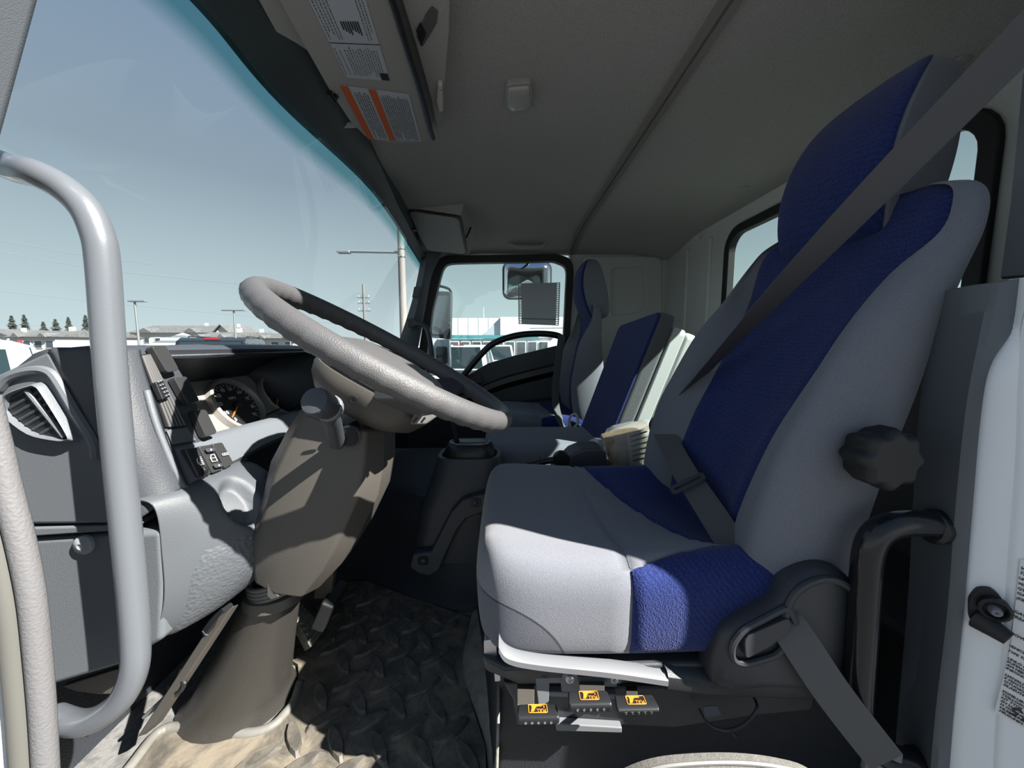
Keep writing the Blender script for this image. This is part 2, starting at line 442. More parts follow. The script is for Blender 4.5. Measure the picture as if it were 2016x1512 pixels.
# painted door jamb with lit white steel
JB = sum(((q.x, ) for q in Rq if q.z < -.1), ())
JX = sum(JB)/len(JB)
JPL = (V((JX, .42, 0)), V((-.075, -.085, 0)).normalized())       # the jamb face runs outwards and backwards from the trim
def J(px, py, lift=0): return P(px, py, pl=JPL)+JPL[1]*lift
rows = [[b+V((-.006, .006, 0)), V((JX+.012, .42-.0106, b.z)), V((JX+.06, .42-.053, b.z)), V((JX+.085, .345, b.z))] for b in Rq]
mk('wall_driver', G().grid(rows), M_white, smooth=30, solid=.004, kind='structure')
WD = bpy.data.objects['wall_driver']
# raised flange running down the jamb
fl = [J(a, b) for a, b in ((2040, 560), (2012, 700), (2004, 900), (1990, 1080), (1978, 1260), (1966, 1400), (1958, 1540))]
fl = catmull(fl, 6)
mk('jamb_flange', G().loft([[p+V((-.004, .004, 0)), p+V((-.002, -.005, 0)), p+V((.05, -.051, 0)), p+V((.05, -.040, 0))] for p in fl]), M_white, WD, bevel=.003)

# outer steel of the cab side behind the door opening
g = G().box((.885, .322, -.04), (.47, .045, 1.54)); mk('cab_side', g, M_white, WD, smooth=0)
g = G().box((.855, .39, .70), (.53, .16, .05)); mk('sunlight_seal', g, M_white, WD, smooth=0)  # unseen roof overhang, added to stop sun leaking in above the cab side
g = G().box((1.08, .36, 0), (.08, .12, 1.5)); mk('cab_corner', g, M_white, WD, smooth=0)
# ================================================================ beyond the glass
GZ = -EYE
M_carw = mat('white_car_paint', (.78, .79, .80), .25, coat=.5); M_cark = mat('black_car_paint', (.012, .013, .016), .2, coat=.6)
M_carb = mat('blue_car_paint', (.02, .10, .30), .25, coat=.5)
M_tyre = mat('tyre_rubber', (.02, .02, .02), .8); M_alloy = mat('alloy_wheel', (.55, .56, .58), .35, metal=.9)
M_cglass = mat('car_window_glass', (.02, .035, .04), .08, spec=.8)
M_red = mat('tail_lamp_red', (.45, .02, .02), .25); M_lampw = mat('head_lamp_lens', (.7, .72, .75), .15)
def car(name, loc, heading, paint, label, kind='suv', group=None, Ln=4.9, Wd=1.9, H=1.85, cat='car'):
    """local x = length (nose at +x)"""
    t = thing(name, (loc[0], loc[1], GZ), label, cat, group)
    R = Matrix.Rotation(heading, 3, 'Z'); O = V((loc[0], loc[1], GZ))
    W = lambda x, y, z: O+R @ V((x, y, z))
    h = Ln/2; bel = H*.56; prof = []
    # side profiles: lower body, cabin
    low = [(-h, .45), (-h, bel-.06), (-h+.06, bel), (h*.45, bel), (h-.25, bel-.14), (h-.03, bel-.28), (h, .5), (h-.1, .32), (-h+.1, .32)]
    if kind == 'pickup': cab = [(-h*.20, bel), (-h*.15, H-.05), (-h*.08, H), (h*.22, H), (h*.28, H-.05), (h*.50, bel)]
    else: cab = [(-h+.04, bel), (-h+.16, H-.10), (-h+.40, H), (h*.10, H), (h*.18, H-.04), (h*.48, bel)]
    def pr(poly, w0, w1=None, zref=None):
        g = G(); ys = []
        for s in (-1, 1):
            ys.append([W(x, s*(w0 if (w1 is None) else lerp(w0, w1, (z-bel)/(H-bel))), z) for x, z in poly])
        g.loft([ys[0], ys[1]]); return g
    mk('body', pr(low, Wd/2), paint, t, bevel=.05, seg=2)
    mk('cabin', pr(cab, Wd/2-.03, Wd/2-.17), paint, t, bevel=.04, seg=2)
    # side windows
    x0 = cab[1][0]; x1 = cab[-2][0]; n = 2 if kind == 'pickup' else 3
    for s in (-1, 1):
        for k in range(n):
            a = lerp(x0+.12, x1+.02, k/n)+.04; b = lerp(x0+.12, x1+.02, (k+1)/n)-.04
            za, zb = bel+.05, H-.14
            wa = lambda z: lerp(Wd/2-.03, Wd/2-.17, (z-bel)/(H-bel))+.006
            xa2, xb2 = (a+.05 if k == 0 else a), (b if k < n-1 else b-.02)
            xb = b+(.18 if k == n-1 else 0)
            g = G().prism([W(a, s*wa(za), za), W(xb, s*wa(za), za), W(xb2, s*wa(zb), zb), W(xa2, s*wa(zb), zb)], R @ V((0, -s*.02, 0)))
            mk('side_window', g, M_cglass, t, smooth=0)
    # windscreen and rear window
    def screen(pa, pb, nm, sgn):
        za, zb = pa[1]+.06, pb[1]-.02; f = lambda z: lerp(pa[0], pb[0], (z-pa[1])/(pb[1]-pa[1]))+sgn*.012
        wa = lambda z: lerp(Wd/2-.03, Wd/2-.17, (z-bel)/(H-bel))-.10
        g = G().prism([W(f(za), -wa(za), za), W(f(za), wa(za), za), W(f(zb), wa(zb), zb), W(f(zb), -wa(zb), zb)], R @ V((-sgn*.02, 0, 0)))
        mk(nm, g, M_cglass, t, smooth=0)
    screen(cab[0], cab[1], 'rear_window', -1); screen(cab[-1], cab[-2], 'windscreen', 1)
    for sx_ in (-h*.62, h*.62):
        for s in (-1, 1):
            wv = mk('wheel', G().lathe([(.2, -.11), (.34, -.11), (.36, -.06), (.36, .06), (.34, .11), (.2, .11)], W(sx_, s*(Wd/2-.08), .36), R @ V((0, s, 0)), 20), M_tyre, t)
            mk('hub', G().lathe([(.0, .04), (.10, .07), (.21, .09), (.22, .06)], W(sx_, s*(Wd/2-.06), .36), R @ V((0, s, 0)), 16), M_alloy, wv)
    for s in (-1, 1):
        mk('tail_lamp', G().box(W(-h-.005, s*(Wd/2-.13), bel-.22), (.06, .16, .30), R), M_red, t, bevel=.01)
        mk('head_lamp', G().box(W(h-.06, s*(Wd/2-.2), bel-.28), (.12, .30, .16), R), M_lampw, t, bevel=.02)
        mk('door_mirror', G().box(W(h*.33, s*(Wd/2+.10), bel+.08), (.12, .20, .16), R), paint, t, bevel=.03)
        for xx in (-h*.12, h*.12): mk('door_handle', G().box(W(xx, s*(Wd/2+.008), bel-.12), (.18, .03, .03), R), paint, t, bevel=.008)
    mk('rear_bumper', G().box(W(-h-.03, 0, .55), (.16, Wd-.1, .22), R), M_metal if kind == 'pickup' else M_tyre, t, bevel=.03)
    mk('front_bumper', G().box(W(h+.0, 0, .52), (.16, Wd-.1, .26), R), M_tyre, t, bevel=.03)
    mk('brake_lamp', G().box(W(cab[1][0]+.10, 0, H-.015), (.05, .35, .03), R), M_red, t)
    if kind == 'pickup':
        mk('bed_liner', G().box(W(-h*.60, 0, bel+.005), (h*.72, Wd-.25, .02), R), M_tyre, t)
        mk('tailgate_handle', G().box(W(-h-.012, 0, bel-.10), (.03, .22, .07), R), M_tyre, t, bevel=.008)
    else:
        for s in (-1, 1): mk('roof_rail', G().tube([W(-h*.7, s*(Wd/2-.25), H+.0), W(-h*.65, s*(Wd/2-.25), H+.05), W(h*.05, s*(Wd/2-.25), H+.05), W(h*.10, s*(Wd/2-.25), H)], .018, 8), M_tyre, t)
    return t
def gat(px, d, y0=None):           # a spot on the lot at depth d under picture column px
    p = P(px, 680, y=d); return (p.x, p.y)
p = gat(88, 6.5); car('parked_car', (p[0]-1.53, p[1]-1.76), radians(229), M_carw, 'white car with a dark side window parked ahead of the windshield', Ln=4.7, H=1.93, Wd=1.85)
p = gat(462, 13.0); car('parked_car', p, radians(113), M_cark, 'black car with roof rails showing above the dashboard top', Ln=5.2, H=2.06)
p = gat(640, 8.0); car('parked_car', p, radians(90), M_carb, 'blue car mostly hidden below the dashboard hood and steering wheel', Ln=4.7, H=1.64)
p = gat(640, 21); car('parked_car', p, radians(95), M_cglass and mat('dark_grey_car_paint', (.05, .055, .06), .3, coat=.4), 'dark grey car between black car and power pole', Ln=4.6, H=1.7)
p = gat(908, 12.5); car('pickup_truck', p, radians(82), M_carw, 'white pickup truck with its dark rear window facing the cab', 'pickup', H=1.86, Wd=1.98, Ln=5.6, cat='truck')
p = gat(975, 19.5); car('pickup_truck', p, radians(95), M_carw, 'white pickup truck farther off, seen through the door handle arch', 'pickup', H=1.86, Wd=1.98, Ln=5.6, cat='truck')
p = gat(845, 20.5); car('pickup_truck', p, radians(88), M_carw, 'white pickup truck half hidden behind the door mirror', 'pickup', H=1.8, Wd=1.98, Ln=5.6, cat='truck')

# dealership
M_clad = mat('white_metal_cladding', (.80, .80, .80), .5); M_teal = mat('teal_fascia', (.05, .28, .32), .5); M_win = mat('shop_window_glass', (.06, .075, .08), .1, spec=.8)
M_shadew = mat('shade_grey_cladding', (.45, .47, .50), .6)  # shaded copy of the white cladding; plain grey on mast and pipe
Y = 44.0
def seg(px0, px1, pyt, y, d, m, nm, par, z0=GZ):
    a = P(px0, pyt, y=y); b = P(px1, pyt, y=y)
    return mk(nm, G().box(((a.x+b.x)/2, y+d/2, (a.z+z0)/2), (b.x-a.x, d, a.z-z0)), m, par, smooth=0)
c = gat(1000, Y)
dl = thing('dealership_building', (c[0], Y+6, GZ), 'long white flat-roofed dealership hall with a teal stripe above its windows', 'building')
seg(860, 985, 626, Y, 14, M_clad, 'showroom_hall', dl)
seg(985, 1125, 624, Y-.4, 14, M_clad, 'service_hall', dl)
a = P(952, 668, y=Y-.01)
g = G().prism(PP([(953, 665), (953, 657), (986, 626), (986, 665)], y=Y-.02), (0, -.05, 0)); mk('shaded_gable', g, M_shadew, dl, smooth=0)  # the gable's shade is put into its colour
a = P(880, 663, y=Y-.6); b = P(1060, 663, y=Y-.6)
mk('teal_band', G().box(((a.x+b.x)/2, Y-.45, a.z), (b.x-a.x, .5, .40)), M_teal, dl, smooth=0)
for k in range(9):
    px = 884+k*22
    a = P(px+2, 670, y=Y-.7); b = P(px+19, 670, y=Y-.7)
    fr = mk('shop_window', G().box(((a.x+b.x)/2, Y-.55, (a.z+GZ)/2+.1), (b.x-a.x+.10, .14, a.z-GZ-.4)), M_clad, dl, smooth=0)
    mk('pane', G().box(((a.x+b.x)/2, Y-.66, (a.z+GZ)/2+.1), (b.x-a.x-.12, .06, a.z-GZ-.6)), M_win, fr, smooth=0)
for k in range(6):
    px = 862+k*20
    a = P(px, 640, y=Y-.02); mk('cladding_joint', G().box((a.x, Y-.01, 1.9), (.035, .03, 2.6)), mat('pale_joint', (.68, .68, .68), .6), dl, smooth=0)
a = P(952, 618, y=Y+2); mk('roof_mast', G().tube([(a.x, Y+2, 2.5), (a.x, Y+2, a.z+.8)], .06, 8), M_shadew, dl)
a, b = P(1043, 646, y=Y-1), P(1110, 645, y=Y-1)
mk('roof_pipe', G().tube([a, b], .09, 8), M_shadew, dl)

# houses along the horizon
M_roof = mat('grey_shingle_roof', (.16, .155, .15), .9, noise=.3, nscale=2); M_stucco = mat('pale_stucco', (.62, .60, .54), .8); M_hw = mat('house_window_glass', (.07, .08, .09), .15)
def house(px0, px1, py_eave, py_ridge, y, label, gable_end=False, nwin=3, depth=9, group=None, name='house'):
    a = P(px0, py_eave, y=y); b = P(px1, py_eave, y=y); r = P((px0+px1)/2, py_ridge, y=y+(0 if gable_end else depth/2)).z
    t = thing(name, ((a.x+b.x)/2, y+depth/2, GZ), label, 'house', group)
    cx = (a.x+b.x)/2; wx = b.x-a.x; ez = a.z
    mk('walls', G().box((cx, y+depth/2, (ez+GZ)/2), (wx, depth, ez-GZ)), M_stucco, t, smooth=0)
    o = .5
    if gable_end:
        mk('gable', G().prism([(cx-wx/2, y, ez), (cx+wx/2, y, ez), (cx, y, r)], (0, depth, 0)), M_stucco, t, smooth=0)
        for s in (-1, 1):
            mk('roof_slope', G().prism([(cx+s*(wx/2+o), y-o, ez-.15), (cx, y-o, r+.1), (cx, y-o, r+.35), (cx+s*(wx/2+o), y-o, ez+.1)], (0, depth+2*o, 0)), M_roof, t, smooth=0)
    else:
        ym = y+depth/2
        mk('roof', G().prism([(cx-wx/2-o, y-o, ez), (cx-wx/2-o, ym, r), (cx-wx/2-o, y+depth+o, ez)], (wx+2*o, 0, 0)), M_roof, t, smooth=0)
        for s in (-.28, .30):
            mk('roof_dormer', G().prism([(cx+s*wx-wx*.10, y-.7, ez-.05), (cx+s*wx+wx*.10, y-.7, ez-.05), (cx+s*wx, y-.7, lerp(ez, r, .55))], (0, depth*.3, 0)), M_roof, t, smooth=0)
    for k in range(nwin):
        xx = cx+wx*((k+.5)/nwin-.5)
        f = mk('window', G().box((xx, y-.03, lerp(GZ, ez, .62)), (1.3, .10, 1.3)), M_clad, t, smooth=0)
        mk('pane', G().box((xx, y-.08, lerp(GZ, ez, .62)), (1.05, .06, 1.05)), M_hw, f, smooth=0)
    mk('chimney', G().box((cx+wx*.2, y+depth*.5, r+.2), (.6, .6, .9)), M_stucco, t, smooth=0)
house(18, 108, 663, 651, 62, 'low pale house with grey shingle roof nearest the pine trees', nwin=4)
house(112, 190, 664, 652, 76, 'low pale house half behind the dashboard end', nwin=3)
house(-60, 14, 660, 650, 78, 'dark-gabled house at the very edge beside the white car', True, 2)
house(255, 408, 655, 641, 92, 'long apartment block with a broad grey roof behind the tent', nwin=7, depth=14)
house(424, 449, 655, 641, 92, 'gable end of the long apartment block beside its chimney', True, 1, depth=10)
house(380, 455, 664, 654, 60, 'pale house behind the black car', nwin=3)
house(456, 500, 664, 654, 75, 'pale house right behind the street lamp with the flat head', nwin=2)
house(500, 582, 666, 656, 58, 'pale gabled house nearest the steering wheel', nwin=3)
# pine trees
M_pine = mat('pine_needles', (.085, .095, .07), .9, noise=.5, nscale=4); M_bark = mat('pine_bark', (.10, .075, .05), .9)
def pine(px, pyt, y, w_, label, seed):
    random.seed(seed)
    b = P(px, 660, y=y); tz = P(px, pyt-9, y=y).z
    t = thing('pine_tree', (b.x, y, GZ), label, 'tree', 'pines behind the houses')
    mk('trunk', G().tube([(b.x, y, GZ), (b.x, y, tz-1)], [.25, .06], 8), M_bark, t)
    g = G(); n = 1100; H = tz-GZ
    for k in range(n):
        h = random.random()**.7; zz = GZ+H*(.18+.82*h)
        rmax = w_*.85*(1-h)**1.05*(.72+.28*sin(h*38))+.08; a = random.random()*2*pi; r = rmax*random.random()**.4
        c_ = V((b.x+r*cos(a), y+r*sin(a), zz-.25*r)); o = V((cos(a), sin(a), -.35))*random.uniform(.5, .95)*(1.1-.75*h); s_ = V((-sin(a), cos(a), random.uniform(-.3, .3)))*random.uniform(.2, .4)*(1.1-.75*h)
        g.add([c_-s_, c_+s_, c_+o], [(0, 1, 2)])
    mk('needles', g, M_pine, t, smooth=0, kind='stuff')
pine(27, 630, 92, 2.3, 'pointed pine tree, first of the dark pair over the low house', 1)
pine(52, 628, 99, 2.3, 'taller pine tree of the pair over the low house', 2)
pine(112, 637, 96, 3.0, 'broad pine tree over the second house', 3)
pine(138, 633, 104, 2.2, 'ragged pine tree between broad pine and slim pine', 4)
pine(172, 629, 98, 1.9, 'slim pine tree closest to the dashboard end', 5)
pine(88, 642, 107, 2.6, 'low bushy pine tree behind the first house ridge', 6)
pine(191, 640, 110, 1.6, 'small pine tree peeking beside the grab bar', 8)
# striped tent
y = 30.0
a = P(262, 686, y=y); b = P(378, 686, y=y); tp = P(320, 655, y=y+2)
tn = thing('event_tent', ((a.x+b.x)/2, y+2, GZ), 'white and grey striped peaked tent behind the black car', 'tent')
M_tw = mat('white_tent_canvas', (.60, .61, .61), .7); M_tg = mat('grey_tent_stripe', (.14, .155, .165), .7)
cx, wx = (a.x+b.x)/2, (b.x-a.x)/2
N = 9
for s, (e0, e1) in enumerate((((-1, -1), (1, -1)), ((1, -1), (1, 1)), ((1, 1), (-1, 1)), ((-1, 1), (-1, -1)))):
    apex = V((cx, y+2, tp.z)); A = V((cx+e0[0]*wx, y+2+e0[1]*wx*.8, a.z)); B = V((cx+e1[0]*wx, y+2+e1[1]*wx*.8, a.z))
    for k in range(6):
        t0, t1 = k/6, (k+1)/6
        q = [apex.lerp(A, t0), apex.lerp(B, t0), apex.lerp(B, t1), apex.lerp(A, t1)]
        nn = (q[3]-q[0]).cross(q[2]-q[0]) if k else (q[3]-apex).cross(q[2]-apex)
        mk('canvas_stripe', G().prism(q if k else [apex, q[2], q[3]], (0, 0, -.03)), M_tg if k % 2 else M_tw, tn, smooth=0)
for ex in (-1, 1):
    for ey in (-1, 1): mk('tent_pole', G().tube([(cx+ex*wx*.97, y+2+ey*wx*.78, GZ), (cx+ex*wx*.97, y+2+ey*wx*.78, a.z)], .05, 8), M_metal, tn)
# street lamps
M_pole = mat('galvanised_pole', (.30, .31, .32), .5, metal=.5)
def lamp(px, pyt, y, label, arm=1.0, two=False):
    b = P(px, pyt, y=y)
    t = thing('street_lamp', (b.x, y, GZ), label, 'street lamp')
    mk('pole', G().tube([(b.x, y, GZ), (b.x, y, b.z)], [.11, .08], 10), M_pole, t)
    mk('lamp_head', G().box((b.x+arm*.45, y, b.z), (1.5 if not two else 2.4, .35, .13)), M_pole, t, bevel=.03)
    mk('base', G().tube([(b.x, y, GZ), (b.x, y, GZ+.7)], .3, 12), M_clad, t)
lamp(265, 593, 34, 'grey street lamp rising right beside the silver grab bar', .6)
lamp(460, 611, 40, 'grey flat-headed street lamp above the black car', 0, True)
lamp(571, 660, 45, 'short grey lamp pole beside the steering wheel', .3)
# power poles
def power_pole(px, pyt, y, label, arms, wd=.14):
    b = P(px, pyt, y=y)
    t = thing('power_pole', (b.x, y, GZ), label, 'pole')
    mk('pole', G().tube([(b.x, y, GZ), (b.x, y, b.z)], [wd*1.3, wd], 10), mat('weathered_wood', (.20, .18, .16), .8), t)
    for k, z in enumerate(arms):
        mk('crossarm', G().box((b.x, y, P(px, z, y=y).z), (1.5, .12, .13)), M_pole, t)
        for s in (-.6, .6): mk('insulator', G().lathe([(.03, 0), (.07, .06), (.03, .12), (.06, .2), (0, .24)], (b.x+s, y, P(px, z, y=y).z+.06), (0, 0, 1), 8), M_clad, t)
power_pole(715, 560, 46, 'slim wooden power pole seen over the wheel rim', (586, 597, 612))
power_pole(574, 640, 70, 'distant wooden power pole behind the short lamp pole', (648,))
# tall sign pole close by with lamp arm
b = P(788, 430, y=14); t = thing('light_pole', (b.x, 14, GZ), 'tall brown steel pole close beyond the windshield with a lamp arm', 'pole')
mk('pole', G().tube([(b.x, 14, GZ), (b.x, 14, b.z+3)], [.15, .11], 14), mat('brown_steel', (.30, .27, .24), .6), t)
z0 = P(788, 497, y=14).z; a = P(672, 496, y=14)
mk('lamp_arm', G().tube([(b.x, 14, z0), (a.x, 14, z0+.03)], .05, 8), M_pole, t)
mk('lamp_head', G().box((a.x+.10, 14, z0), (.45, .25, .09)), M_pole, t, bevel=.02)
for dz in (-.18, .10): mk('collar', G().lathe([(.13, 0), (.15, .005), (.15, .05), (.13, .055)], (b.x, 14, z0+dz), (0, 0, 1), 14), M_metal, t)
# overhead wires
for k, (pts, y) in enumerate((([(-60, 462), (150, 500), (300, 520)], 40), ([(-60, 484), (200, 530), (480, 560)], 40), ([(0, 573), (250, 600), (530, 626), (720, 640)], 46), ([(-60, 625), (60, 640), (180, 652)], 60))):
    mk('power_line', G().tube(catmull(PP(pts, y=y), 6), .025, 5), mat('wire_grey', (.30, .33, .35), .7), label=['uppermost pale overhead wire crossing the sky', 'second pale overhead wire just under the uppermost', 'dark overhead wire running to the power pole', 'low thin overhead wire near the pine trees'][k], cat='wire')
# ================================================================ dashboard
FPL = (V((-.545, 0, 0)), V((1, 0, .27)).normalized())      # fascia plane facing the driver
def F(px, py, lift=0): return P(px, py, pl=FPL)+FPL[1]*lift
def Fy(y, z, lift=0): return V((-.545-.27*z, y, z))+FPL[1]*lift
dash = thing('dashboard', (-.62, .9, -.46), 'grey truck dashboard with round gauges, air vents and rocker switches', 'dashboard')
# end cap facing the driver's door
E_ = PP([(-40, 752), (0, 734), (50, 710), (95, 690)], y=.50)
E_ += [P(140, 770, y=.50), P(185, 862, y=.50), P(212, 920, y=.50), P(236, 1000, y=.50), P(252, 1032, y=.50), P(40, 1034, y=.50), P(-60, 1040, y=.50)]
g = G().prism(E_, (0, .10, 0)); mk('end_cap', g, M_plast, dash, bevel=.006, seg=3)
# ridge under it, then the lower side panel
g = G().prism(PP([(-60, 1046), (40, 1040), (252, 1034), (258, 1044), (50, 1058), (-60, 1064)], y=.50), (0, .09, 0)); mk('side_ridge', g, M_plast, dash, bevel=.003)
kick = PP([(-60, 1068), (50, 1062), (258, 1050), (316, 1046), (322, 1150), (318, 1262), (232, 1312), (98, 1352), (-60, 1380)], y=.505)
g = G().prism(kick, (0, .06, 0)); mk('side_panel', g, M_plast, dash, bevel=.008, seg=3)
c = P(165, 1073, y=.503)
cap = mk('screw_cap', G().lathe([(.0135, .004), (.0135, -.001), (.011, -.004), (.004, -.0055), (.004, -.004), (0, -.004)], c, (0, 1, 0), 22), mat('pale_screw_cap', (.33, .345, .36), .4), dash)
# folded metal and trim ends below the panel
g = G().prism(PP([(120, 1352), (228, 1318), (252, 1318), (250, 1366), (195, 1368), (150, 1362)], y=.56), (0, .01, 0)); mk('lower_bracket', g, M_shroud, dash, bevel=.002)
# dark side of the fascia pod between end cap and fascia
sideA = [P(a, b, y=.502) for a, b in ((98, 690), (140, 770), (188, 862), (214, 920), (240, 1000), (256, 1034))]
sideB = [F(a, b) for a, b in ((272, 688), (286, 740), (306, 800), (324, 860), (342, 915), (356, 962))]
rows = [[a, a+V((.006, .0, .004)), a.lerp(b, .5)+V((.008, -.004, .003)), b+V((.002, -.006, .0)), b+V((-.001, .002, 0))] for a, b in zip(catmull(sideA, 5), catmull(sideB, 5))]
g = G().grid(rows); mk('pod_side', g, M_plast_d, dash, smooth=60, solid=.004)
# top of the dash: crest from end cap to the far side
crest = [V((-.63, .50, -.012)), V((-.60, .56, .0)), V((-.60, .8, .0)), V((-.60, 1.1, .0)), V((-.60, 1.5, -.01)), V((-.60, 2.26, -.03))]
secs = []
for y, dz, dx in ((.502, -.006, -.02), (.53, 0, 0), (.6, 0, 0), (.8, 0, 0), (1.05, -.003, 0), (1.18, -.012, 0), (1.3, -.02, .0), (1.7, -.025, 0), (2.27, -.03, 0)):
    hood = Fy(y, 0).x+.004
    if y < .545: hood -= .055*(1-(y-.5)/.045)
    lo = 1-sstep(.55, .66, y)
    secs.append([V((-.80, y, -.12)), V((-.74, y, -.035+dz-.045*lo)), V((-.66, y, -.008+dz-.026*lo)), V((-.60+dx, y, .003+dz-.008*lo)), V((hood-.012, y, .0+dz)), V((hood, y, -.008+dz)), V((hood-.004, y, -.017+dz)), V((hood-.03, y, -.022+dz)), V((-.70, y, -.06+dz))])
# the middle of the dash runs on as a closed body
g = G().loft(secs); mk('dash_top', g, M_plast_d, dash, smooth=50)
# instrument hood recess: ceiling, back, far wall, floor lip
yA, yB = .60, 1.03
zT, zB = -.017, -.165
def Bk(y, z): return V((-.635-.10*(z+.02), y, z))       # instrument face plane (tilted up)
g = G().grid([[Fy(yA, zT), Fy(yA+.2, zT), Fy(yB, zT)], [V((-.60, yA, -.03)), V((-.60, yA+.2, -.03)), V((-.60, yB-.03, -.03))], [V((-.645, yA, -.075)), V((-.645, yA+.2, -.075)), V((-.645, yB-.06, -.075))]])
mk('hood_underside', g, M_plast_d, dash, smooth=60, solid=.003)
IP = (V((-.60, .8, -.145)), V((1, 0, .62)).normalized())  # cluster plane
def I(px, py, lift=0): return P(px, py, pl=IP)+IP[1]*lift
iu = V((0, 1, 0)); iv = IP[1].cross(iu); iv = iv if iv.z > 0 else -iv
cl_tl, cl_tr, cl_br, cl_bl = I(372, 752), I(505, 742), I(600, 836), I(395, 890)
M_face = mat('gauge_face_black', (.016, .016, .017), .35); M_bez = mat('cluster_silver_grey', (.30, .29, .265), .4, metal=.2)
cy0, cy1 = .64, 1.00
ic = V((-.60, .82, -.145))
def Iw(y, v, lift=0): return ic+iu*(y-.82)+iv*v+IP[1]*lift
g = G().prism([Iw(.60, -.075), Iw(1.06, -.075), Iw(1.04, .085), Iw(.60, .085)], -IP[1]*.02)
mk('instrument_panel', g, M_bez, dash, bevel=.004)
# far wall of the recess: a big smooth dark panel rising to the switch pod
fw = [F(508, 742), F(600, 700), F(628, 775), F(612, 822), I(596, 832), I(505, 744)]
fw = [V((-.64, .93, -.055)), Fy(1.10, -.02), Fy(1.06, -.16), V((-.555, .985, -.185)), V((-.60, .985, -.175))]
g = G().grid([[V((-.665, .90, -.04)), V((-.60, 1.02, -.022)), Fy(1.115, -.018)], [V((-.645, .935, -.085)), V((-.585, 1.005, -.085)), Fy(1.07, -.09)], [V((-.60, .985, -.178)), V((-.55, 1.0, -.178)), Fy(1.03, -.175)]])
mk('recess_wall', g, M_plast_d, dash, smooth=60, solid=.003)
# gauges
def gauge(c, r, nm, par, big=True):
    b = mk(nm, G().lathe([(0, .002), (r*.86, .002), (r*.88, .0025), (r*.90, .012), (r*.96, .016), (r*1.03, .013), (r*1.06, 0)], c, IP[1], 40), M_bez, par)
    mk('dial', G().lathe([(r*.875, .003), (r*.875, .0042), (0, .0042)], c, IP[1], 40, cap0=False), M_face, b)
    ticks = G(); nt_ = 27 if big else 11
    for k in range(nt_):
        a = radians(225-270*k/(nt_-1)); L_ = .12 if (k % 2 == 0) else .07
        d = iu*cos(a)+iv*sin(a); e = iu*-sin(a)+iv*cos(a)
        p0 = c+d*r*(.84-L_)+IP[1]*.0046; p1 = c+d*r*.84+IP[1]*.0046; w_ = .0009
        ticks.add([p0-e*w_, p0+e*w_, p1+e*w_, p1-e*w_], [(0, 1, 2, 3)])
    mk('tick_mark', ticks, M_ink, b, smooth=0, kind='stuff')
    return b
gc = I(464, 800)
gg = gauge(gc, .066, 'speedometer', dash)
for k, s in enumerate(('0', '10', '20', '30', '40', '50', '60', '70', '80', '90')):
    a = radians(225-270*k/9); text('numeral', s, .0125, gc+(iu*cos(a)+iv*sin(a))*.043+IP[1]*.0046-iv*.004, iu, iv, M_ink, gg, align='CENTER')
text('lettering', 'MPH', .010, gc+iv*.016+IP[1]*.0046, iu, iv, M_ink, gg, align='CENTER')
a = radians(212); d = iu*cos(a)+iv*sin(a); e = iu*-sin(a)+iv*cos(a)
mk('needle', G().prism([gc+d*-.008+e*.0022+IP[1]*.007, gc+d*-.008-e*.0022+IP[1]*.007, gc+d*.048-e*.001+IP[1]*.007, gc+d*.048+e*.001+IP[1]*.007], IP[1]*.0015), mat('needle_orange', (.75, .16, .02), .4), gg)
mk('needle_hub', G().lathe([(.0085, .005), (.0085, .009), (.006, .011), (0, .0115)], gc, IP[1], 16), M_face, gg)
gc2 = Iw(gc.y+.155, 0.0); gc2 = I(552, 832)
g2 = gauge(gc+iu*.15+iv*-.0, .058, 'tachometer', dash)
a = radians(215); d = iu*cos(a)+iv*sin(a); e = iu*-sin(a)+iv*cos(a); c2 = gc+iu*.15
mk('needle', G().prism([c2+d*-.008+e*.0022+IP[1]*.007, c2+d*-.008-e*.0022+IP[1]*.007, c2+d*.042-e*.001+IP[1]*.007, c2+d*.042+e*.001+IP[1]*.007], IP[1]*.0015), MATS['needle_orange'], g2)
for k in range(7):
    a = radians(225-270*k/6); text('numeral', str(k*5), .011, c2+(iu*cos(a)+iv*sin(a))*.037+IP[1]*.0046-iv*.004, iu, iv, M_ink, g2, align='CENTER')
# small display left of the speedometer, warning strips
mk('warning_strip', G().prism([Iw(.66, .035, .002), Iw(.735, .035, .002), Iw(.735, .072, .002), Iw(.66, .072, .002)], IP[1]*.003), M_face, dash, bevel=.002)
mk('warning_strip', G().prism([Iw(.945, .03, .002), Iw(.99, .03, .002), Iw(.99, .05, .002), Iw(.945, .05, .002)], IP[1]*.003), M_face, dash, bevel=.002)
mk('trip_stem', G().tube([I(515, 822, .004), I(515, 822, .004)+V((.045, -.005, .02))], .0022, 8), M_black, dash)
mk('trip_stem', G().tube([I(560, 812, .004), I(560, 812, .004)+V((.045, -.005, .02))], .0022, 8), M_black, dash)

# lower band of the fascia, from the switch pod to the column
def band(y, zt, zb):
    p, q = Fy(y, zt), Fy(y, zb); return [p+V((-.02, 0, .004)), p+V((-.004, 0, .003)), p+V((.005, 0, -.004)), q+V((.007, 0, .006)), q+V((0, 0, -.004)), q+V((-.03, 0, -.006)), p+V((-.035, 0, -.02))]
bs = []
for y, zt, zb in ((.560, -.155, -.215), (.60, -.158, -.213), (.66, -.160, -.210), (.74, -.162, -.204), (.84, -.165, -.204), (.95, -.168, -.206), (1.05, -.17, -.21)): bs.append(band(y, zt, zb))
mk('fascia_band', G().loft(bs), M_plast, dash, smooth=40)
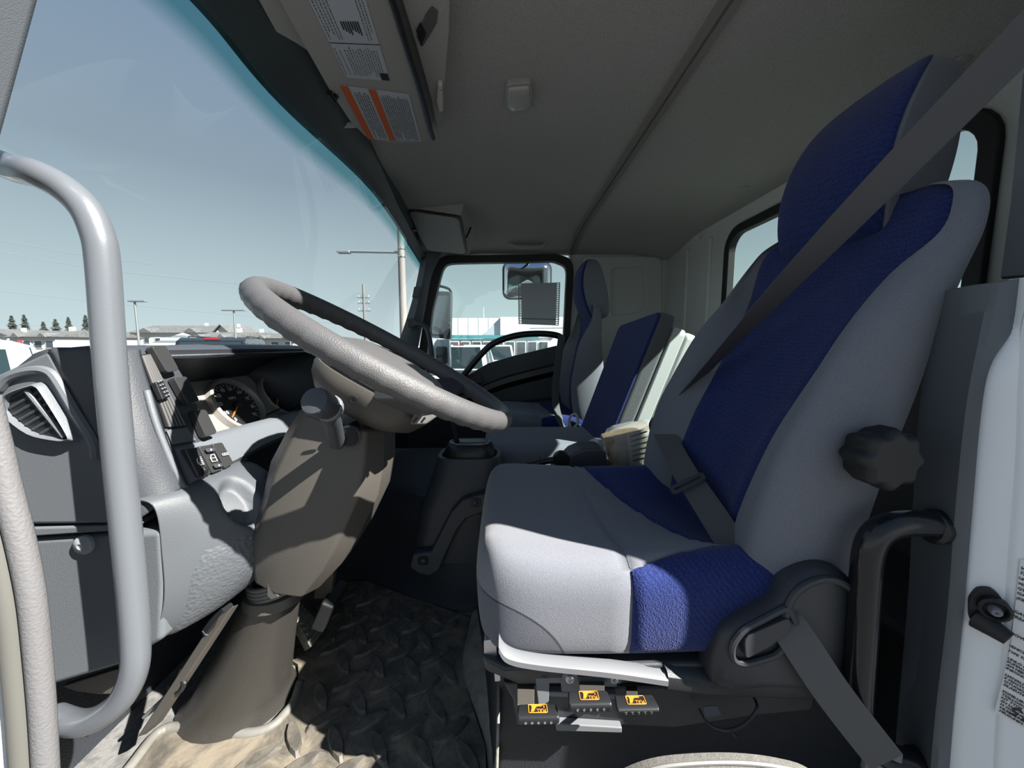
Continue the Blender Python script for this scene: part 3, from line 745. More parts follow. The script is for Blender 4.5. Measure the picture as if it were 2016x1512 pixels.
# switch pod plate (left part of the fascia)
pod = [F(272, 689), F(330, 684), F(382, 770), F(418, 866), F(455, 872), F(495, 905), F(440, 940), F(360, 968), F(344, 918), F(322, 850)]
g = G().prism([p for p in pod], -FPL[1]*.03); mk('switch_pod', g, M_plast_d, dash, bevel=.006, seg=3)
# lower rounded edge, its highlight put in as a paler tube
edge = [F(a, b, .002) for a, b in ((286, 770), (303, 830), (325, 888), (346, 935), (364, 962), (400, 955), (440, 938), (490, 915))]
mk('pod_edge', G().tube(catmull(edge, 5), .0045, 10), M_plast, dash)
# louvre vent in the pod
def quadF(tl, tr, br, bl, lift): return [F(*tl, lift), F(*tr, lift), F(*br, lift), F(*bl, lift)]
vent = mk('pod_vent', G().prism(quadF((272, 700), (288, 697), (362, 838), (322, 842), .0015), FPL[1]*.002), M_black, dash, smooth=0)
for k in range(5):
    s = (k+.5)/5
    a = F(lerp(274, 290, s), lerp(702, 699, s), .004); b = F(lerp(326, 362, s), lerp(842, 838, s), .004)
    mk('slat', G().tube([a, b], .0022, 6), mat('slat_grey', (.09, .09, .09), .3), vent)
kn = mk('vent_thumb_slider', G().prism(quadF((288, 757), (305, 752), (320, 785), (303, 792), .005), FPL[1]*.009), M_black, vent, bevel=.002)
for i in range(5):
    for j in range(2):
        mk('grip_dot', G().lathe([(.0016, 0), (.0012, .0012), (0, .0016)], F(lerp(293, 309, i/4)+j*5, lerp(757, 784, i/4)-j*2, .0145), FPL[1], 8), M_metalp, kn)
# three blank rockers
for (tl, tr, br, bl) in (((281, 686), (310, 684), (337, 732), (313, 739)), ((326, 748), (352, 745), (378, 794), (355, 801)), ((366, 812), (390, 810), (413, 856), (390, 865))):
    q = quadF(tl, tr, br, bl, .002)
    mk('blank_switch', G().prism(rpoly(q, .005, 3), FPL[1]*.012), mat('rocker_black', (.035, .037, .038), .28), dash, bevel=.003, seg=3)
# mat patch below the vent
mk('pod_insert', G().prism(quadF((324, 848), (365, 842), (383, 868), (336, 876), .0015), FPL[1]*.002), M_plast, dash, bevel=.001)
# trio of working switches with white symbols
sw = [((349, 888), (374, 884), (402, 936), (376, 944)), ((376, 883), (401, 879), (426, 928), (404, 936)), ((403, 878), (424, 874), (447, 915), (430, 927))]
ux = (F(420, 880)-F(350, 890)).normalized(); uy = -(F(376, 944)-F(349, 888)).normalized()
for k, q in enumerate(sw):
    pts = quadF(*q, .002)
    b = mk('switch', G().prism(rpoly(pts, .003, 2), FPL[1]*.011), MATS['rocker_black'], dash, bevel=.002, seg=2)
    c = sum((V(p) for p in pts), V((0, 0, 0)))/4+FPL[1]*.0135
    u = (pts[1]-pts[0]).normalized(); v = (pts[0]-pts[3]).normalized()
    if k == 0:      # panel dimmer: lamp with rays, thumb wheel
        for i in range(5): mk('ray_mark', G().prism([c+v*(.006-i*.003)+u*.001, c+v*(.0075-i*.003)+u*.001, c+v*(.0075-i*.003)+u*.0045, c+v*(.006-i*.003)+u*.0045], FPL[1]*.0004), M_ink, b, smooth=0)
        mk('lamp_mark', G().tube([c+v*.006-u*.001, c+v*.004-u*.004, c+v*.0-u*.005, c+v*-.004-u*.004, c+v*-.006-u*.001], .0007, 6), M_ink, b)
        mk('thumb_wheel', G().lathe([(.008, -.004), (.009, -.003), (.009, .003), (.008, .004)], c-v*.016-FPL[1]*.005, u, 18), M_black, b)
    elif k == 1:    # door lock symbol
        mk('door_mark', G().tube([c+v*.006+u*.005, c+v*.006-u*.001, c+v*.001-u*.005, c+v*-.006-u*.005, c+v*-.006+u*.005], .0008, 6, closed=True), M_ink, b)
        mk('door_mark', G().tube([c+u*.004, c-u*.004], .0006, 6), M_ink, b)
        for s in (-1, 1): mk('rocker_end', G().prism(rpoly([c+v*s*.011-u*.008, c+v*s*.011+u*.008, c+v*s*.018+u*.008, c+v*s*.018-u*.008], .002, 2), FPL[1]*.003), M_plast_d, b, bevel=.001)
        for s in (-1, 1): mk('padlock_mark', G().lathe([(.0016, 0), (.0016, .0006), (0, .0006)], c+v*s*.0145+FPL[1]*.003, FPL[1], 8), M_ink, b)
    else:           # three lamps symbol
        for i in (-1, 0, 1): mk('lamp_mark', G().tube([c+u*(i*.004)+V(d_) for d_ in [(u*cos(t_*pi/4)+v*sin(t_*pi/4))*.002 for t_ in range(8)]], .0005, 5, closed=True), M_ink, b)
# far switch pod right of the cluster
pp = [Fy(1.10, -.02, .004), Fy(1.24, -.03, .004), Fy(1.24, -.20, .004), Fy(1.06, -.19, .004)]
g = G().prism(pp, -FPL[1]*.05); mk('centre_pod', g, M_plast_d, dash, bevel=.006)
for (a, b) in (((596, 704), (604, 722)), ((612, 732), (620, 750))):
    p0, p1 = P(*a, y=1.10), P(*b, y=1.10)
    d = p1-p0
    mk('blank_switch', G().prism(rpoly([p0, p0+V((0, .05, 0)), p1+V((.0, .05, 0)), p1], .004, 2), FPL[1]*.014), M_blackg, dash, bevel=.003)
# main body of the dash across to the passenger side
secs = []
for y, s in ((.56, 0), (.70, 0), (1.05, 0), (1.3, 1), (1.7, 1), (2.27, 1)):
    secs.append([V((-.80, y, -.10)), V((-.70, y, -.07)), V((-.66, y, -.10)) if s == 0 else V((-.57, y, -.05)), V((-.62, y, -.20)) if s == 0 else V((-.50, y, -.16)), V((-.53, y, -.225)) if s == 0 else V((-.47, y, -.24)), V((-.60, y, -.42)), V((-.80, y, -.46))])
mk('dash_body', G().loft(secs), M_plast_d, dash, smooth=40)
# end vent: grille in a raised collar
vo = [(20, 800), (30, 778), (70, 762), (84, 762), (98, 778), (142, 850), (140, 861), (120, 862), (70, 850), (24, 815)]
vc = [(-6, 790), (10, 745), (60, 727), (96, 729), (118, 748), (184, 862), (184, 900), (150, 900), (60, 880), (0, 835)]
vo3 = catmull(PP(vo, y=.498), 4, True)
cen = sum(vo3, V((0, 0, 0)))/len(vo3)
vn = mk('end_vent', G().prism(vo3, (0, -.001, 0)), M_black, dash, smooth=0)
o3 = [cen+(p-cen)*1.16+V((0, .004, 0)) for p in vo3]; m3 = [cen+(p-cen)*1.04+V((0, -.009, 0)) for p in vo3]
mk('vent_collar', G().loft([o3, [cen+(p-cen)*1.11+V((0, -.006, 0)) for p in vo3], m3, [p+V((0, -.001, 0)) for p in vo3]], True, False, False), M_plast, vn, smooth=60)
def clipv(a, b):
    """clip the line a-b to the vent outline (in the x-z plane)"""
    ts = []
    for i in range(len(vo3)):
        p, q = vo3[i], vo3[(i+1) % len(vo3)]
        d1 = V((b.x-a.x, b.z-a.z)); d2 = V((q.x-p.x, q.z-p.z)); den = d1.x*d2.y-d1.y*d2.x
        if abs(den) < 1e-9: continue
        w_ = V((p.x-a.x, p.z-a.z)); t = (w_.x*d2.y-w_.y*d2.x)/den; u = (w_.x*d1.y-w_.y*d1.x)/den
        if 0 <= u <= 1: ts.append(t)
    ts.sort(); return (a+(b-a)*ts[0], a+(b-a)*ts[-1]) if len(ts) > 1 else None
for k in range(7):
    r = clipv(P(10, 815+k*17-22, y=.4975), P(110, 757+k*17-22, y=.4975))
    if r: mk('slat', G().tube([r[0].lerp(r[1], .05), r[1].lerp(r[0], .05)], .0024, 8), M_plast_d, vn)
r = clipv(P(50, 765, y=.4955), P(134, 868, y=.4955))
mk('vane_bar', G().tube([r[0].lerp(r[1], .02), r[1].lerp(r[0], .03)], .0034, 8), M_plast, vn)
# raised shield outline round the vent
sh = catmull(PP([(0, 765), (22, 742), (60, 730), (92, 731), (112, 748), (150, 812), (184, 868), (190, 900)], y=.499), 5)
mk('cap_ridge', G().tube(sh, .006, 8), M_plast, dash)

# ---------------------------------------------------------------- knee panel with a cup tray
kp = thing('knee_panel', (-.46, .6, -.45), 'light grey knee panel with a shallow cup tray under the switches', 'panel')
tab = [  # y : section points (x, z) top -> bottom
 (.507, [(-.535, -.215), (-.492, -.225), (-.487, -.30), (-.492, -.37), (-.515, -.42), (-.56, -.44)]),
 (.535, [(-.525, -.212), (-.475, -.224), (-.462, -.30), (-.468, -.375), (-.50, -.432), (-.56, -.45)]),
 (.58, [(-.515, -.210), (-.462, -.222), (-.425, -.285), (-.428, -.365), (-.475, -.43), (-.55, -.45)]),
 (.63, [(-.515, -.210), (-.46, -.220), (-.408, -.275), (-.408, -.355), (-.46, -.42), (-.54, -.44)]),
 (.675, [(-.515, -.212), (-.465, -.222), (-.416, -.272), (-.415, -.345), (-.455, -.40), (-.53, -.42)]),
 (.70, [(-.52, -.22), (-.475, -.232), (-.440, -.275), (-.438, -.335), (-.465, -.375), (-.53, -.40)]),
 (.712, [(-.53, -.23), (-.50, -.245), (-.475, -.28), (-.475, -.33), (-.49, -.36), (-.535, -.385)])]
ks = []
ycv = catmull([(t[0], 0, 0) for t in tab], 6)
cols = [catmull([(t[1][i][0], t[0], t[1][i][1]) for t in tab], 14) for i in range(6)]
for j in range(len(cols[0])):
    ks.append(catmull([cols[i][j] for i in range(6)], 16))
# press the tray into the sheet
tray = [P(a, b, y=.62) for a, b in ((418, 985), (490, 940), (522, 985), (520, 1020), (490, 1036), (445, 1015))]
for row in ks:
    for i, p in enumerate(row):
        d_ = p.normalized(); px_, py_ = None, None
        q = _R.transposed() @ p; px_ = 1008+FPX*q.x/-q.z; py_ = 756-FPX*q.y/-q.z
        # tray ellipse, long axis down-right
        a_ = radians(52); dx, dy = px_-474, py_-988; u_ = (dx*cos(a_)+dy*sin(a_))/58; v_ = (-dx*sin(a_)+dy*cos(a_))/36
        r_ = sqrt(u_*u_+v_*v_)
        row[i] = p+V((-.014, 0, -.012))*sstep(1.0, .66, r_)
g = G().grid(ks)
mk('panel_sheet', g, mat('knee_panel_plastic', (.082, .091, .102), .5, bump=.25, bscale=900), kp, smooth=180, solid=.003)
def _dots(t, b, tc):
    ck = t.nodes.new('ShaderNodeTexVoronoi'); ck.inputs['Scale'].default_value = 190
    t.links.new(tc.outputs['Object'], ck.inputs['Vector'])
    bp = t.nodes.new('ShaderNodeBump'); bp.inputs['Strength'].default_value = .6; bp.inputs['Distance'].default_value = .0015
    t.links.new(ck.outputs['Distance'], bp.inputs['Height']); t.links.new(bp.outputs[0], b.inputs['Normal'])
M_dots = mat('dotted_grey_plastic', (.082, .091, .102), .45, extra=_dots)
# raised dotted field on the sheet
def ksheet(u, v, lift):
    a = u*(len(ks)-1); b = v*(len(ks[0])-1); i, j = min(int(a), len(ks)-2), min(int(b), len(ks[0])-2)
    p = ks[i][j].lerp(ks[i+1][j], a-i).lerp(ks[i][j+1].lerp(ks[i+1][j+1], a-i), b-j)
    n = (ks[i+1][j]-ks[i][j]).cross(ks[i][j+1]-ks[i][j]).normalized()
    if n.x < 0: n = -n
    return p+n*lift
rows = []
for i in range(19):
    s = i/18; u = .12+.46*s
    v0 = .40+.10*s+.0*s*s; v1 = .86-.10*s
    if s < .15: v0 += (.15-s)*.8
    ed = min(1, min(s, 1-s)/.08)
    rows.append([ksheet(u, lerp(v0, v1, j/14), .004*min(1, min(j, 14-j)/1.5)*ed+.0005) for j in range(15)])
mk('dotted_field', G().grid(rows), M_dots, kp, smooth=180)
# metal tray bracket below the panel
bl = thing('lower_column_bracket', (-.55, .64, -.62), 'bent dark steel bracket slanting down below the knee panel', 'bracket')
a0, a1 = P(455, 1190, y=.60), P(305, 1420, y=.60)
w_ = V((.0, .0, .0))
mk('rail', G().loft([[a+V((-.025, -.01, -.02)), a+V((.012, -.012, .006)), a+V((.016, .0, .002)), a+V((-.02, .004, -.03))] for a in (a0, a0.lerp(a1, .5), a1)]), M_shroud, bl, bevel=.003)
b0, b1 = P(478, 1200, y=.60), P(308, 1440, y=.60)
mk('pale_rod', G().tube([P(372, 1312, y=.61), P(345, 1360, y=.61), P(283, 1412, y=.61)], [.012, .008, .003], 8), M_metalp, bl)
mk('wire_clip', G().tube(catmull([P(335, 1352, y=.60), P(352, 1362, y=.59), P(363, 1345, y=.59), P(352, 1335, y=.595)], 4), .004, 8), M_black, bl)
nz = mk('nozzle', G().tube([P(448, 1195, y=.60), P(428, 1222, y=.60), P(412, 1242, y=.60)], [.010, .013, .012], 8), M_black, bl)
mk('nozzle_tip', G().tube([P(414, 1240, y=.598), P(408, 1250, y=.598)], [.011, .006], 8), M_metalp, nz)
g = G().box((-.60, .66, -.56), (.20, .20, .30)); 
# toe board and dark well under the dash
g = G().prism([(-.86, .56, -.76), (-.86, .56, -.47), (-.82, .56, -.46), (-.78, .56, -.76)], (0, 1.7, 0)); mk('toe_board', g, M_vinyl, FLOOR, smooth=0)

# ================================================================ steering wheel
WC = V((-.197, .67, -.021)); WN = V((.579, .057, 1)).normalized()
wy = V((0, 1, 0)); wy = (wy-WN*wy.dot(WN)).normalized(); wx = wy.cross(WN); wx = wx if wx.x > 0 else -wx   # wx points to the driver
wheel = thing('steering_wheel', WC-WN*.07, 'large grey two-spoke steering wheel with a finger-ribbed rim', 'steering wheel')
def Wp(a, r, h=0): return WC+(wx*cos(a)+wy*sin(a))*r+WN*h
n = 180; R_ = .225; g = G(); rings = []
for i in range(n):
    a = 2*pi*i/n; bump_ = .0018*max(0, sin(a*46)) if not (-.5 < ((a+pi) % (2*pi))-pi < .5) else 0
    c = Wp(a, R_); er = (wx*cos(a)+wy*sin(a)); rr = []
    for k in range(14):
        t = 2*pi*k/14; rad = .0165+(bump_ if (sin(t) < .1) else 0)
        rr.append(c+er*cos(t)*rad+WN*sin(t)*rad*1.08)
    rings.append(rr)
g.loft(rings, loop=True)
M_rim = mat('wheel_rim_grey', (.09, .09, .093), .45, bump=.4, bscale=700)
mk('rim', g, M_rim, wheel, smooth=180)
# hub: pad on top, bowl below
def hubring(sc, h, sx=1.0, ox=0):
    pts = []
    for k in range(36):
        a = 2*pi*k/36; ca, sa = cos(a), sin(a)
        x = (abs(ca)**.7)*(1 if ca > 0 else -1)*.104*sc*sx+ox; y = (abs(sa)**.7)*(1 if sa > 0 else -1)*.112*sc
        pts.append(WC+wx*x+wy*y+WN*h)
    return pts
M_padg = mat('hub_pad_grey', (.085, .085, .088), .5, bump=.3, bscale=800)
HO = .006
mk('hub_pad', G().loft([hubring(.98, -.045, ox=HO), hubring(1.0, -.038, ox=HO), hubring(.99, -.024, ox=HO), hubring(.93, -.012, ox=HO), hubring(.75, -.004, ox=HO), hubring(.4, 0, ox=HO), hubring(.02, .001, ox=HO)]), M_padg, wheel, smooth=50)
mk('hub_groove', G().loft([hubring(.965, -.052, ox=HO), hubring(.965, -.044, ox=HO)]), M_black, wheel)
bowl = mk('hub_bowl', G().loft([hubring(1.02, -.050, ox=HO), hubring(1.03, -.058, ox=HO), hubring(1.0, -.075, 1.0, HO), hubring(.88, -.095, 1.0, HO), hubring(.62, -.112, 1.0, HO*.8), hubring(.45, -.118, 1.0, HO*.6)]), M_shroud, wheel, smooth=50)
mk('screw_hole', G().lathe([(.0075, 0), (.0075, .002), (.003, .0025), (0, .001)], P(695, 787, y=.545), V((.1, -1, -.3)), 12), M_black, bowl)
# two wide spokes towards the driver's side of the rim
for s in (-1, 1):
    a = s*1.02
    sec = []
    for t, wd, h in ((0.30, .040, -.055), (.55, .036, -.045), (.8, .028, -.02), (.97, .022, -.004)):
        c = WC+wx*(HO*(1-t))+(wx*cos(a)+wy*sin(a))*R_*t+WN*h; e = (wx*-sin(a)+wy*cos(a))
        sec.append([c+e*wd+WN*.009, c-e*wd+WN*.009, c-e*wd*1.05-WN*.010, c+e*wd*1.05-WN*.010])
    mk('spoke', G().loft(sec), M_padg if s < 0 else M_plast_d, wheel, bevel=.004, seg=2)
# pale lower spoke cover with its slots
cv = [P(804, 838, y=.56), P(820, 800, y=.56), P(862, 815, y=.58), P(858, 822, y=.58), P(838, 838, y=.57)]
cm = mk('spoke_cover', G().prism(cv, V((.004, .03, .004))), mat('pale_spoke_cover', (.15, .147, .143), .45), wheel, bevel=.005, seg=2)
for px in (813, 829): mk('slot', G().tube([P(px, 832, y=.556), P(px+8, 822, y=.556)], .0016, 6), M_black, cm)

# ================================================================ steering column
col = thing('steering_column', (-.47, .66, FZ), 'steering column with warm grey shroud and a conical rubber boot', 'steering column')
# shroud outline seen from the door, built as a deep body
def ringY(pts, y0, y1, bulge=.018):
    """pts: outline loop in pixels at near plane y0; returns loft rings to y1"""
    a = PP(pts, y=y0)
    return a
nearS = [(612, 800), (655, 800), (730, 850), (782, 880), (760, 940), (742, 1000), (690, 1085), (640, 1130), (545, 1112), (520, 1085), (548, 1000), (562, 930), (578, 880)]
def shroud(nm, pts, y0, y1, m, par, b=.012, inset=.012):
    near = PP(pts, y=y0); cen = sum(near, V((0, 0, 0)))/len(near)
    d = V((0, 1, 0))
    r = [[p.lerp(cen, .16)+d*-.012 for p in near], [p.lerp(cen, .05)+d*-.006 for p in near], [p+d*.006 for p in near], [p+d*(y1-y0)*.6 for p in near], [p+d*(y1-y0-.01) for p in near], [p.lerp(cen, .15)+d*(y1-y0) for p in near]]
    return mk(nm, G().loft(r), m, par, smooth=30, bevel=.004, seg=2)
# upper shroud built from sections along the column axis
A0 = WC-WN*.095+wx*-.02; 
ax_pts = [P(690, 815, y=.665), P(672, 880, y=.66), P(655, 930, y=.655), P(630, 1000, y=.65), P(600, 1060, y=.645), P(578, 1128, y=.645)]
dims = [(.070, .075), (.088, .080), (.095, .080), (.088, .078), (.083, .072), (.055, .060)]     # half width along x-ish, half depth along y
secs = []
for i, (c, (hx, hy)) in enumerate(zip(ax_pts, dims)):
    t = (ax_pts[min(i+1, 5)]-ax_pts[max(i-1, 0)]).normalized(); u = V((0, 1, 0)).cross(t).normalized(); u = u if u.x > 0 else -u
    ch = .55
    secs.append([c+u*hx*q[0]+V((0, 1, 0))*hy*q[1] for q in ((1, -.35), (.75, -.85), (.05, -1.0), (-.7, -.85), (-1, -.4), (-1, .6), (-.6, 1), (.6, 1), (1, .6))])
mk('column_shroud', G().loft(secs), M_shroud, col, smooth=25, bevel=.007, seg=3)
# lower step of the shroud, a clip edge
c0 = P(600, 1085, y=.60)
mk('shroud_step', G().prism(PP([(655, 1050), (690, 1030), (668, 1085), (628, 1125), (596, 1138), (600, 1128)], y=.600), (0, .08, 0)), M_shroud, col, bevel=.006)
# switch gear block and stalk
k0 = P(672, 862, y=.585)
blk = mk('stalk_socket', G().prism(rpoly(PP([(640, 858), (690, 832), (698, 848), (676, 882), (650, 880)], y=.574), .006, 2), (0, .03, 0)), M_black, col, bevel=.003)
mk('ignition_ring', G().lathe([(.017, .0), (.018, -.004), (.015, -.006), (.012, -.004), (0, -.004)], P(690, 858, y=.574), (0, 1, 0), 18), M_black, col)
sk = thing('wiper_stalk', P(664, 872, y=.57), 'black column stalk with a big round grey twist end', 'stalk')
p0, p1, p2 = P(664, 872, y=.57), P(655, 830, y=.52), P(642, 805, y=.49)
mk('arm', G().tube([p0, p1, p2], [.012, .012, .014], 12), M_plast_d, sk)
ka = (P(622, 790, y=.462)-P(655, 806, y=.50)).normalized()
kc = P(648, 803, y=.492)
mk('twist_end', G().lathe([(.013, -.012), (.0165, -.008), (.0165, .008), (.0175, .010), (.0185, .014), (.0185, .032), (.0165, .037), (.008, .0385), (0, .0385)], kc, ka, 24), M_plast_d, sk, smooth=40)
mk('twist_collar', G().lathe([(.0172, -.004), (.0182, -.003), (.0182, .003), (.0172, .004)], kc, ka, 24), M_metalp, sk)
# cone boot
bt = P(545, 1150, y=.645); bb = P(478, 1465, y=.70)
bc0 = P(541, 1158, y=.66); bc1 = V((P(478, 1455, y=.735).x, .735, FZ+.004))
rings = []
for i in range(15):
    s = i/14; c = bc0.lerp(bc1, s); r = .047+.050*s**1.15+(.012*sstep(.9, 1, s))
    rings.append([c+V((r*cos(2*pi*k/28)*1.02, r*sin(2*pi*k/28)*.92, 0)) for k in range(28)])
M_boot = mat('scuffed_rubber_boot', (.042, .040, .036), .42, col2=(.085, .078, .068), nscale=14, ramp=(.28, .36), bump=.2, bscale=300)
bo = mk('boot', G().loft(rings), M_boot, col, smooth=60)
for k in range(4):
    z = bc0+V((0.004, 0, .004+.007*k))
    mk('boot_pleat', G().tube([z+V((.044*cos(2*pi*i/24), .042*sin(2*pi*i/24), .008*cos(2*pi*i/24))) for i in range(24)], .004, 8, closed=True), MATS['pale_spoke_cover'], bo)
mk('boot_collar', G().loft([[bc0+V((r*cos(2*pi*i/28), r*.94*sin(2*pi*i/28), h)) for i in range(28)] for r, h in ((.048, .002), (.052, .0), (.053, -.018), (.049, -.020))]), M_shroud, bo, smooth=40)
mk('collar_tab', G().prism(PP([(528, 1138), (544, 1136), (553, 1172), (538, 1178), (528, 1170)], y=.592), (0, -.006, 0)), M_shroud, bo, bevel=.003)
# fixed link beside the column
mk('support_arm', G().tube([P(560, 920, y=.70), P(520, 985, y=.70), P(500, 1040, y=.72)], [.020, .026, .022], 8), M_plast_d, col)
# ================================================================ fabrics
def _blue(t, b, tc):
    mp = t.nodes.new('ShaderNodeMapping'); mp.inputs['Rotation'].default_value = (radians(20), radians(35), radians(15))
    t.links.new(tc.outputs['Object'], mp.inputs[0])
    wv = t.nodes.new('ShaderNodeTexWave'); wv.inputs['Scale'].default_value = 42; wv.inputs['Distortion'].default_value = 3.5; wv.inputs['Detail'].default_value = 1; wv.inputs['Detail Scale'].default_value = 1.4
    t.links.new(mp.outputs[0], wv.inputs['Vector'])
    n = t.nodes.new('ShaderNodeTexVoronoi'); n.inputs['Scale'].default_value = 420
    t.links.new(mp.outputs[0], n.inputs['Vector'])
    r = t.nodes.new('ShaderNodeValToRGB'); e = r.color_ramp.elements
    e[0].position = .1; e[0].color = (.012, .026, .14, 1); e[1].position = .8; e[1].color = (.018, .036, .185, 1)
    t.links.new(wv.outputs['Fac'], r.inputs[0])
    mx = t.nodes.new('ShaderNodeMixRGB'); mx.blend_type = 'MULTIPLY'; mx.inputs[0].default_value = .75
    r2 = t.nodes.new('ShaderNodeValToRGB'); r2.color_ramp.elements[0].position = .05; r2.color_ramp.elements[1].position = .55
    r2.color_ramp.elements[0].color = (1.9, 1.9, 1.35, 1); r2.color_ramp.elements[1].color = (.55, .55, .6, 1)
    t.links.new(n.outputs['Distance'], r2.inputs[0]); t.links.new(r.outputs[0], mx.inputs[1]); t.links.new(r2.outputs[0], mx.inputs[2])
    t.links.new(mx.outputs[0], b.inputs['Base Color'])
    bp = t.nodes.new('ShaderNodeBump'); bp.inputs['Strength'].default_value = .5; bp.inputs['Distance'].default_value = .002
    t.links.new(n.outputs['Distance'], bp.inputs['Height']); t.links.new(bp.outputs[0], b.inputs['Normal'])
    b.inputs['Sheen Weight'].default_value = .15
M_blue = mat('blue_seat_cloth', (.02, .05, .26), .85, spec=.25, extra=_blue)
def _sheen(t, b, tc): b.inputs['Sheen Weight'].default_value = .25; b.inputs['Sheen Roughness'].default_value = .4
M_gfab = mat('grey_seat_cloth', (.19, .20, .23), .85, spec=.25, noise=.16, nscale=700, bump=.35, bscale=900, extra=_sheen)
M_gfab2 = mat('darker_grey_seat_cloth', (.13, .135, .145), .85, spec=.25, noise=.25, nscale=600, bump=.45, bscale=800, extra=_sheen)
def _front(t, b, tc):
    # a darker cloth gusset let into the front corner of the cushion (a real difference of cloth)
    b.inputs['Sheen Weight'].default_value = .25
    src = b.inputs['Base Color'].links[0].from_socket
    sx = t.nodes.new('ShaderNodeSeparateXYZ'); t.links.new(tc.outputs['Object'], sx.inputs[0])
    def mth(op, a, v):
        q = t.nodes.new('ShaderNodeMath'); q.operation = op
        for i, s in enumerate((a, v)):
            if isinstance(s, (int, float)): q.inputs[i].default_value = s
            else: t.links.new(s, q.inputs[i])
        return q.outputs[0]
    dx = mth('DIVIDE', mth('ADD', sx.outputs[0], .06), .150); dz = mth('DIVIDE', mth('ADD', sx.outputs[2], .01), .105)
    r = mth('SQRT', mth('ADD', mth('MULTIPLY', dx, dx), mth('MULTIPLY', dz, dz)), 0)
    rp = t.nodes.new('ShaderNodeValToRGB'); rp.color_ramp.interpolation = 'LINEAR'; e = rp.color_ramp.elements
    e[0].position = .965; e[0].color = (.62, .62, .66, 1); e[1].position = 1.0; e[1].color = (1, 1, 1, 1)
    x = e.new(.972); x.color = (.15, .15, .17, 1); x = e.new(.988); x.color = (.15, .15, .17, 1)
    t.links.new(r, rp.inputs[0])
    mx = t.nodes.new('ShaderNodeMixRGB'); mx.blend_type = 'MULTIPLY'; mx.inputs[0].default_value = 1
    t.links.new(src, mx.inputs[1]); t.links.new(rp.outputs[0], mx.inputs[2]); t.links.new(mx.outputs[0], b.inputs['Base Color'])
M_gcush = mat('grey_cushion_cloth', (.19, .20, .23), .85, spec=.25, noise=.16, nscale=700, bump=.35, bscale=900, extra=_front)
M_seatpl = mat('seat_base_plastic', (.036, .04, .046), .42, bump=.25, bscale=900)

def split_mk(verts, faces, sel, names, mats_, parent, smooth=60):
    """cut one closed surface into its sewn cloth panels: sel(face index) -> panel number"""
    out = []
    for k, nm in enumerate(names):
        fs = [f for i, f in enumerate(faces) if sel[i] == k]
        used = sorted({i for f in fs for i in f}); mp = {v: i for i, v in enumerate(used)}
        if not fs: continue
        g = G(); g.add([verts[i] for i in used], [tuple(mp[i] for i in f) for f in fs])
        out.append(mk(nm, g, mats_[k], parent, smooth=180))
    return out

BACK = [ # z, rear x, crest x, seam x, panel x, half width, half width of the blue panel
 (-.43, .50, .375, .395, .405, .195, .115), (-.40, .515, .362, .39, .402, .222, .118), (-.30, .53, .358, .388, .403, .232, .120), (-.17, .555, .385, .430, .445, .238, .125),
 (-.08, .580, .425, .475, .490, .238, .130), (.03, .605, .485, .535, .548, .238, .145), (.10, .625, .540, .583, .590, .236, .178),
 (.15, .642, .580, .608, .612, .232, .200), (.195, .655, .606, .620, .626, .220, .200), (.222, .655, .620, .628, .632, .200, .185), (.238, .648, .632, .637, .638, .160, .150)]
def backrest(root, cy, shear=0, dz=0, zref=-.35, dx=0):
    keys = []
    for (z, xb, xc, xs, xp, W, ws) in BACK:
        half = [(0, xb), (.55*W, xb), (.88*W, xb-.008), (W*.985, lerp(xb, xc, .28)), (W, lerp(xb, xc, .6)), (.95*W, lerp(xb, xc, .9)), (.83*W if ws < .8*W else .93*W, xc), (ws, xs), (ws*.5, xp), (0, xp+.002)]
        full = half+[(-a, b) for a, b in half[-2:0:-1]]
        keys.append([V((b-shear*(z-zref)+dx, cy+a, z+dz)) for a, b in full])
    nk = len(keys[0]); cols = [catmull([r[i] for r in keys], 5) for i in range(nk)]
    M = len(cols[0]); n = 5; rings = [catmull([cols[i][j] for i in range(nk)], n, True) for j in range(M)]
    s1, s2 = 7*n, (nk-7)*n
    for j, r in enumerate(rings):
        for s in (s1, s2): r[s] = r[s]+V((.006, 0, 0))
        z = r[0].z-dz
        cr_ = .012*math.exp(-((z+.105)/.007)**2)       # the sewn crease across the blue panel
        if cr_ > 1e-4:
            for s in range(s1+1, s2): r[s] = r[s]+V((cr_, 0, 0))
    N = len(rings[0]); vs = [p for r in rings for p in r]; fs = []; sel = []
    jc = min(range(M), key=lambda j: abs(rings[j][0].z-dz+.105))
    for j in range(M-1):
        for k in range(N):
            fs.append((j*N+k, j*N+(k+1) % N, (j+1)*N+(k+1) % N, (j+1)*N+k))
            sel.append(0 if not (s1 <= k < s2) else (1 if j < jc else 2))
    # rounded top: close with a small dome
    topc = sum(rings[-1], V((0, 0, 0)))/N+V((0, 0, .008)); vs.append(topc); ti = len(vs)-1
    for k in range(N):
        fs.append(((M-1)*N+k, (M-1)*N+(k+1) % N, ti)); sel.append(2 if s1 <= k < s2 else 0)
    return split_mk(vs, fs, sel, ['backrest', 'lower_back_panel', 'upper_back_panel'], [M_gfab, M_blue, M_blue], root)
HEAD = [ # z, front x, rear x, half width
 (.182, .634, .690, .085), (.188, .618, .705, .108), (.205, .609, .722, .120), (.25, .603, .735, .126), (.31, .606, .747, .127), (.37, .622, .753, .125), (.42, .646, .756, .120), (.455, .672, .755, .108), (.474, .694, .750, .088), (.482, .715, .738, .055)]
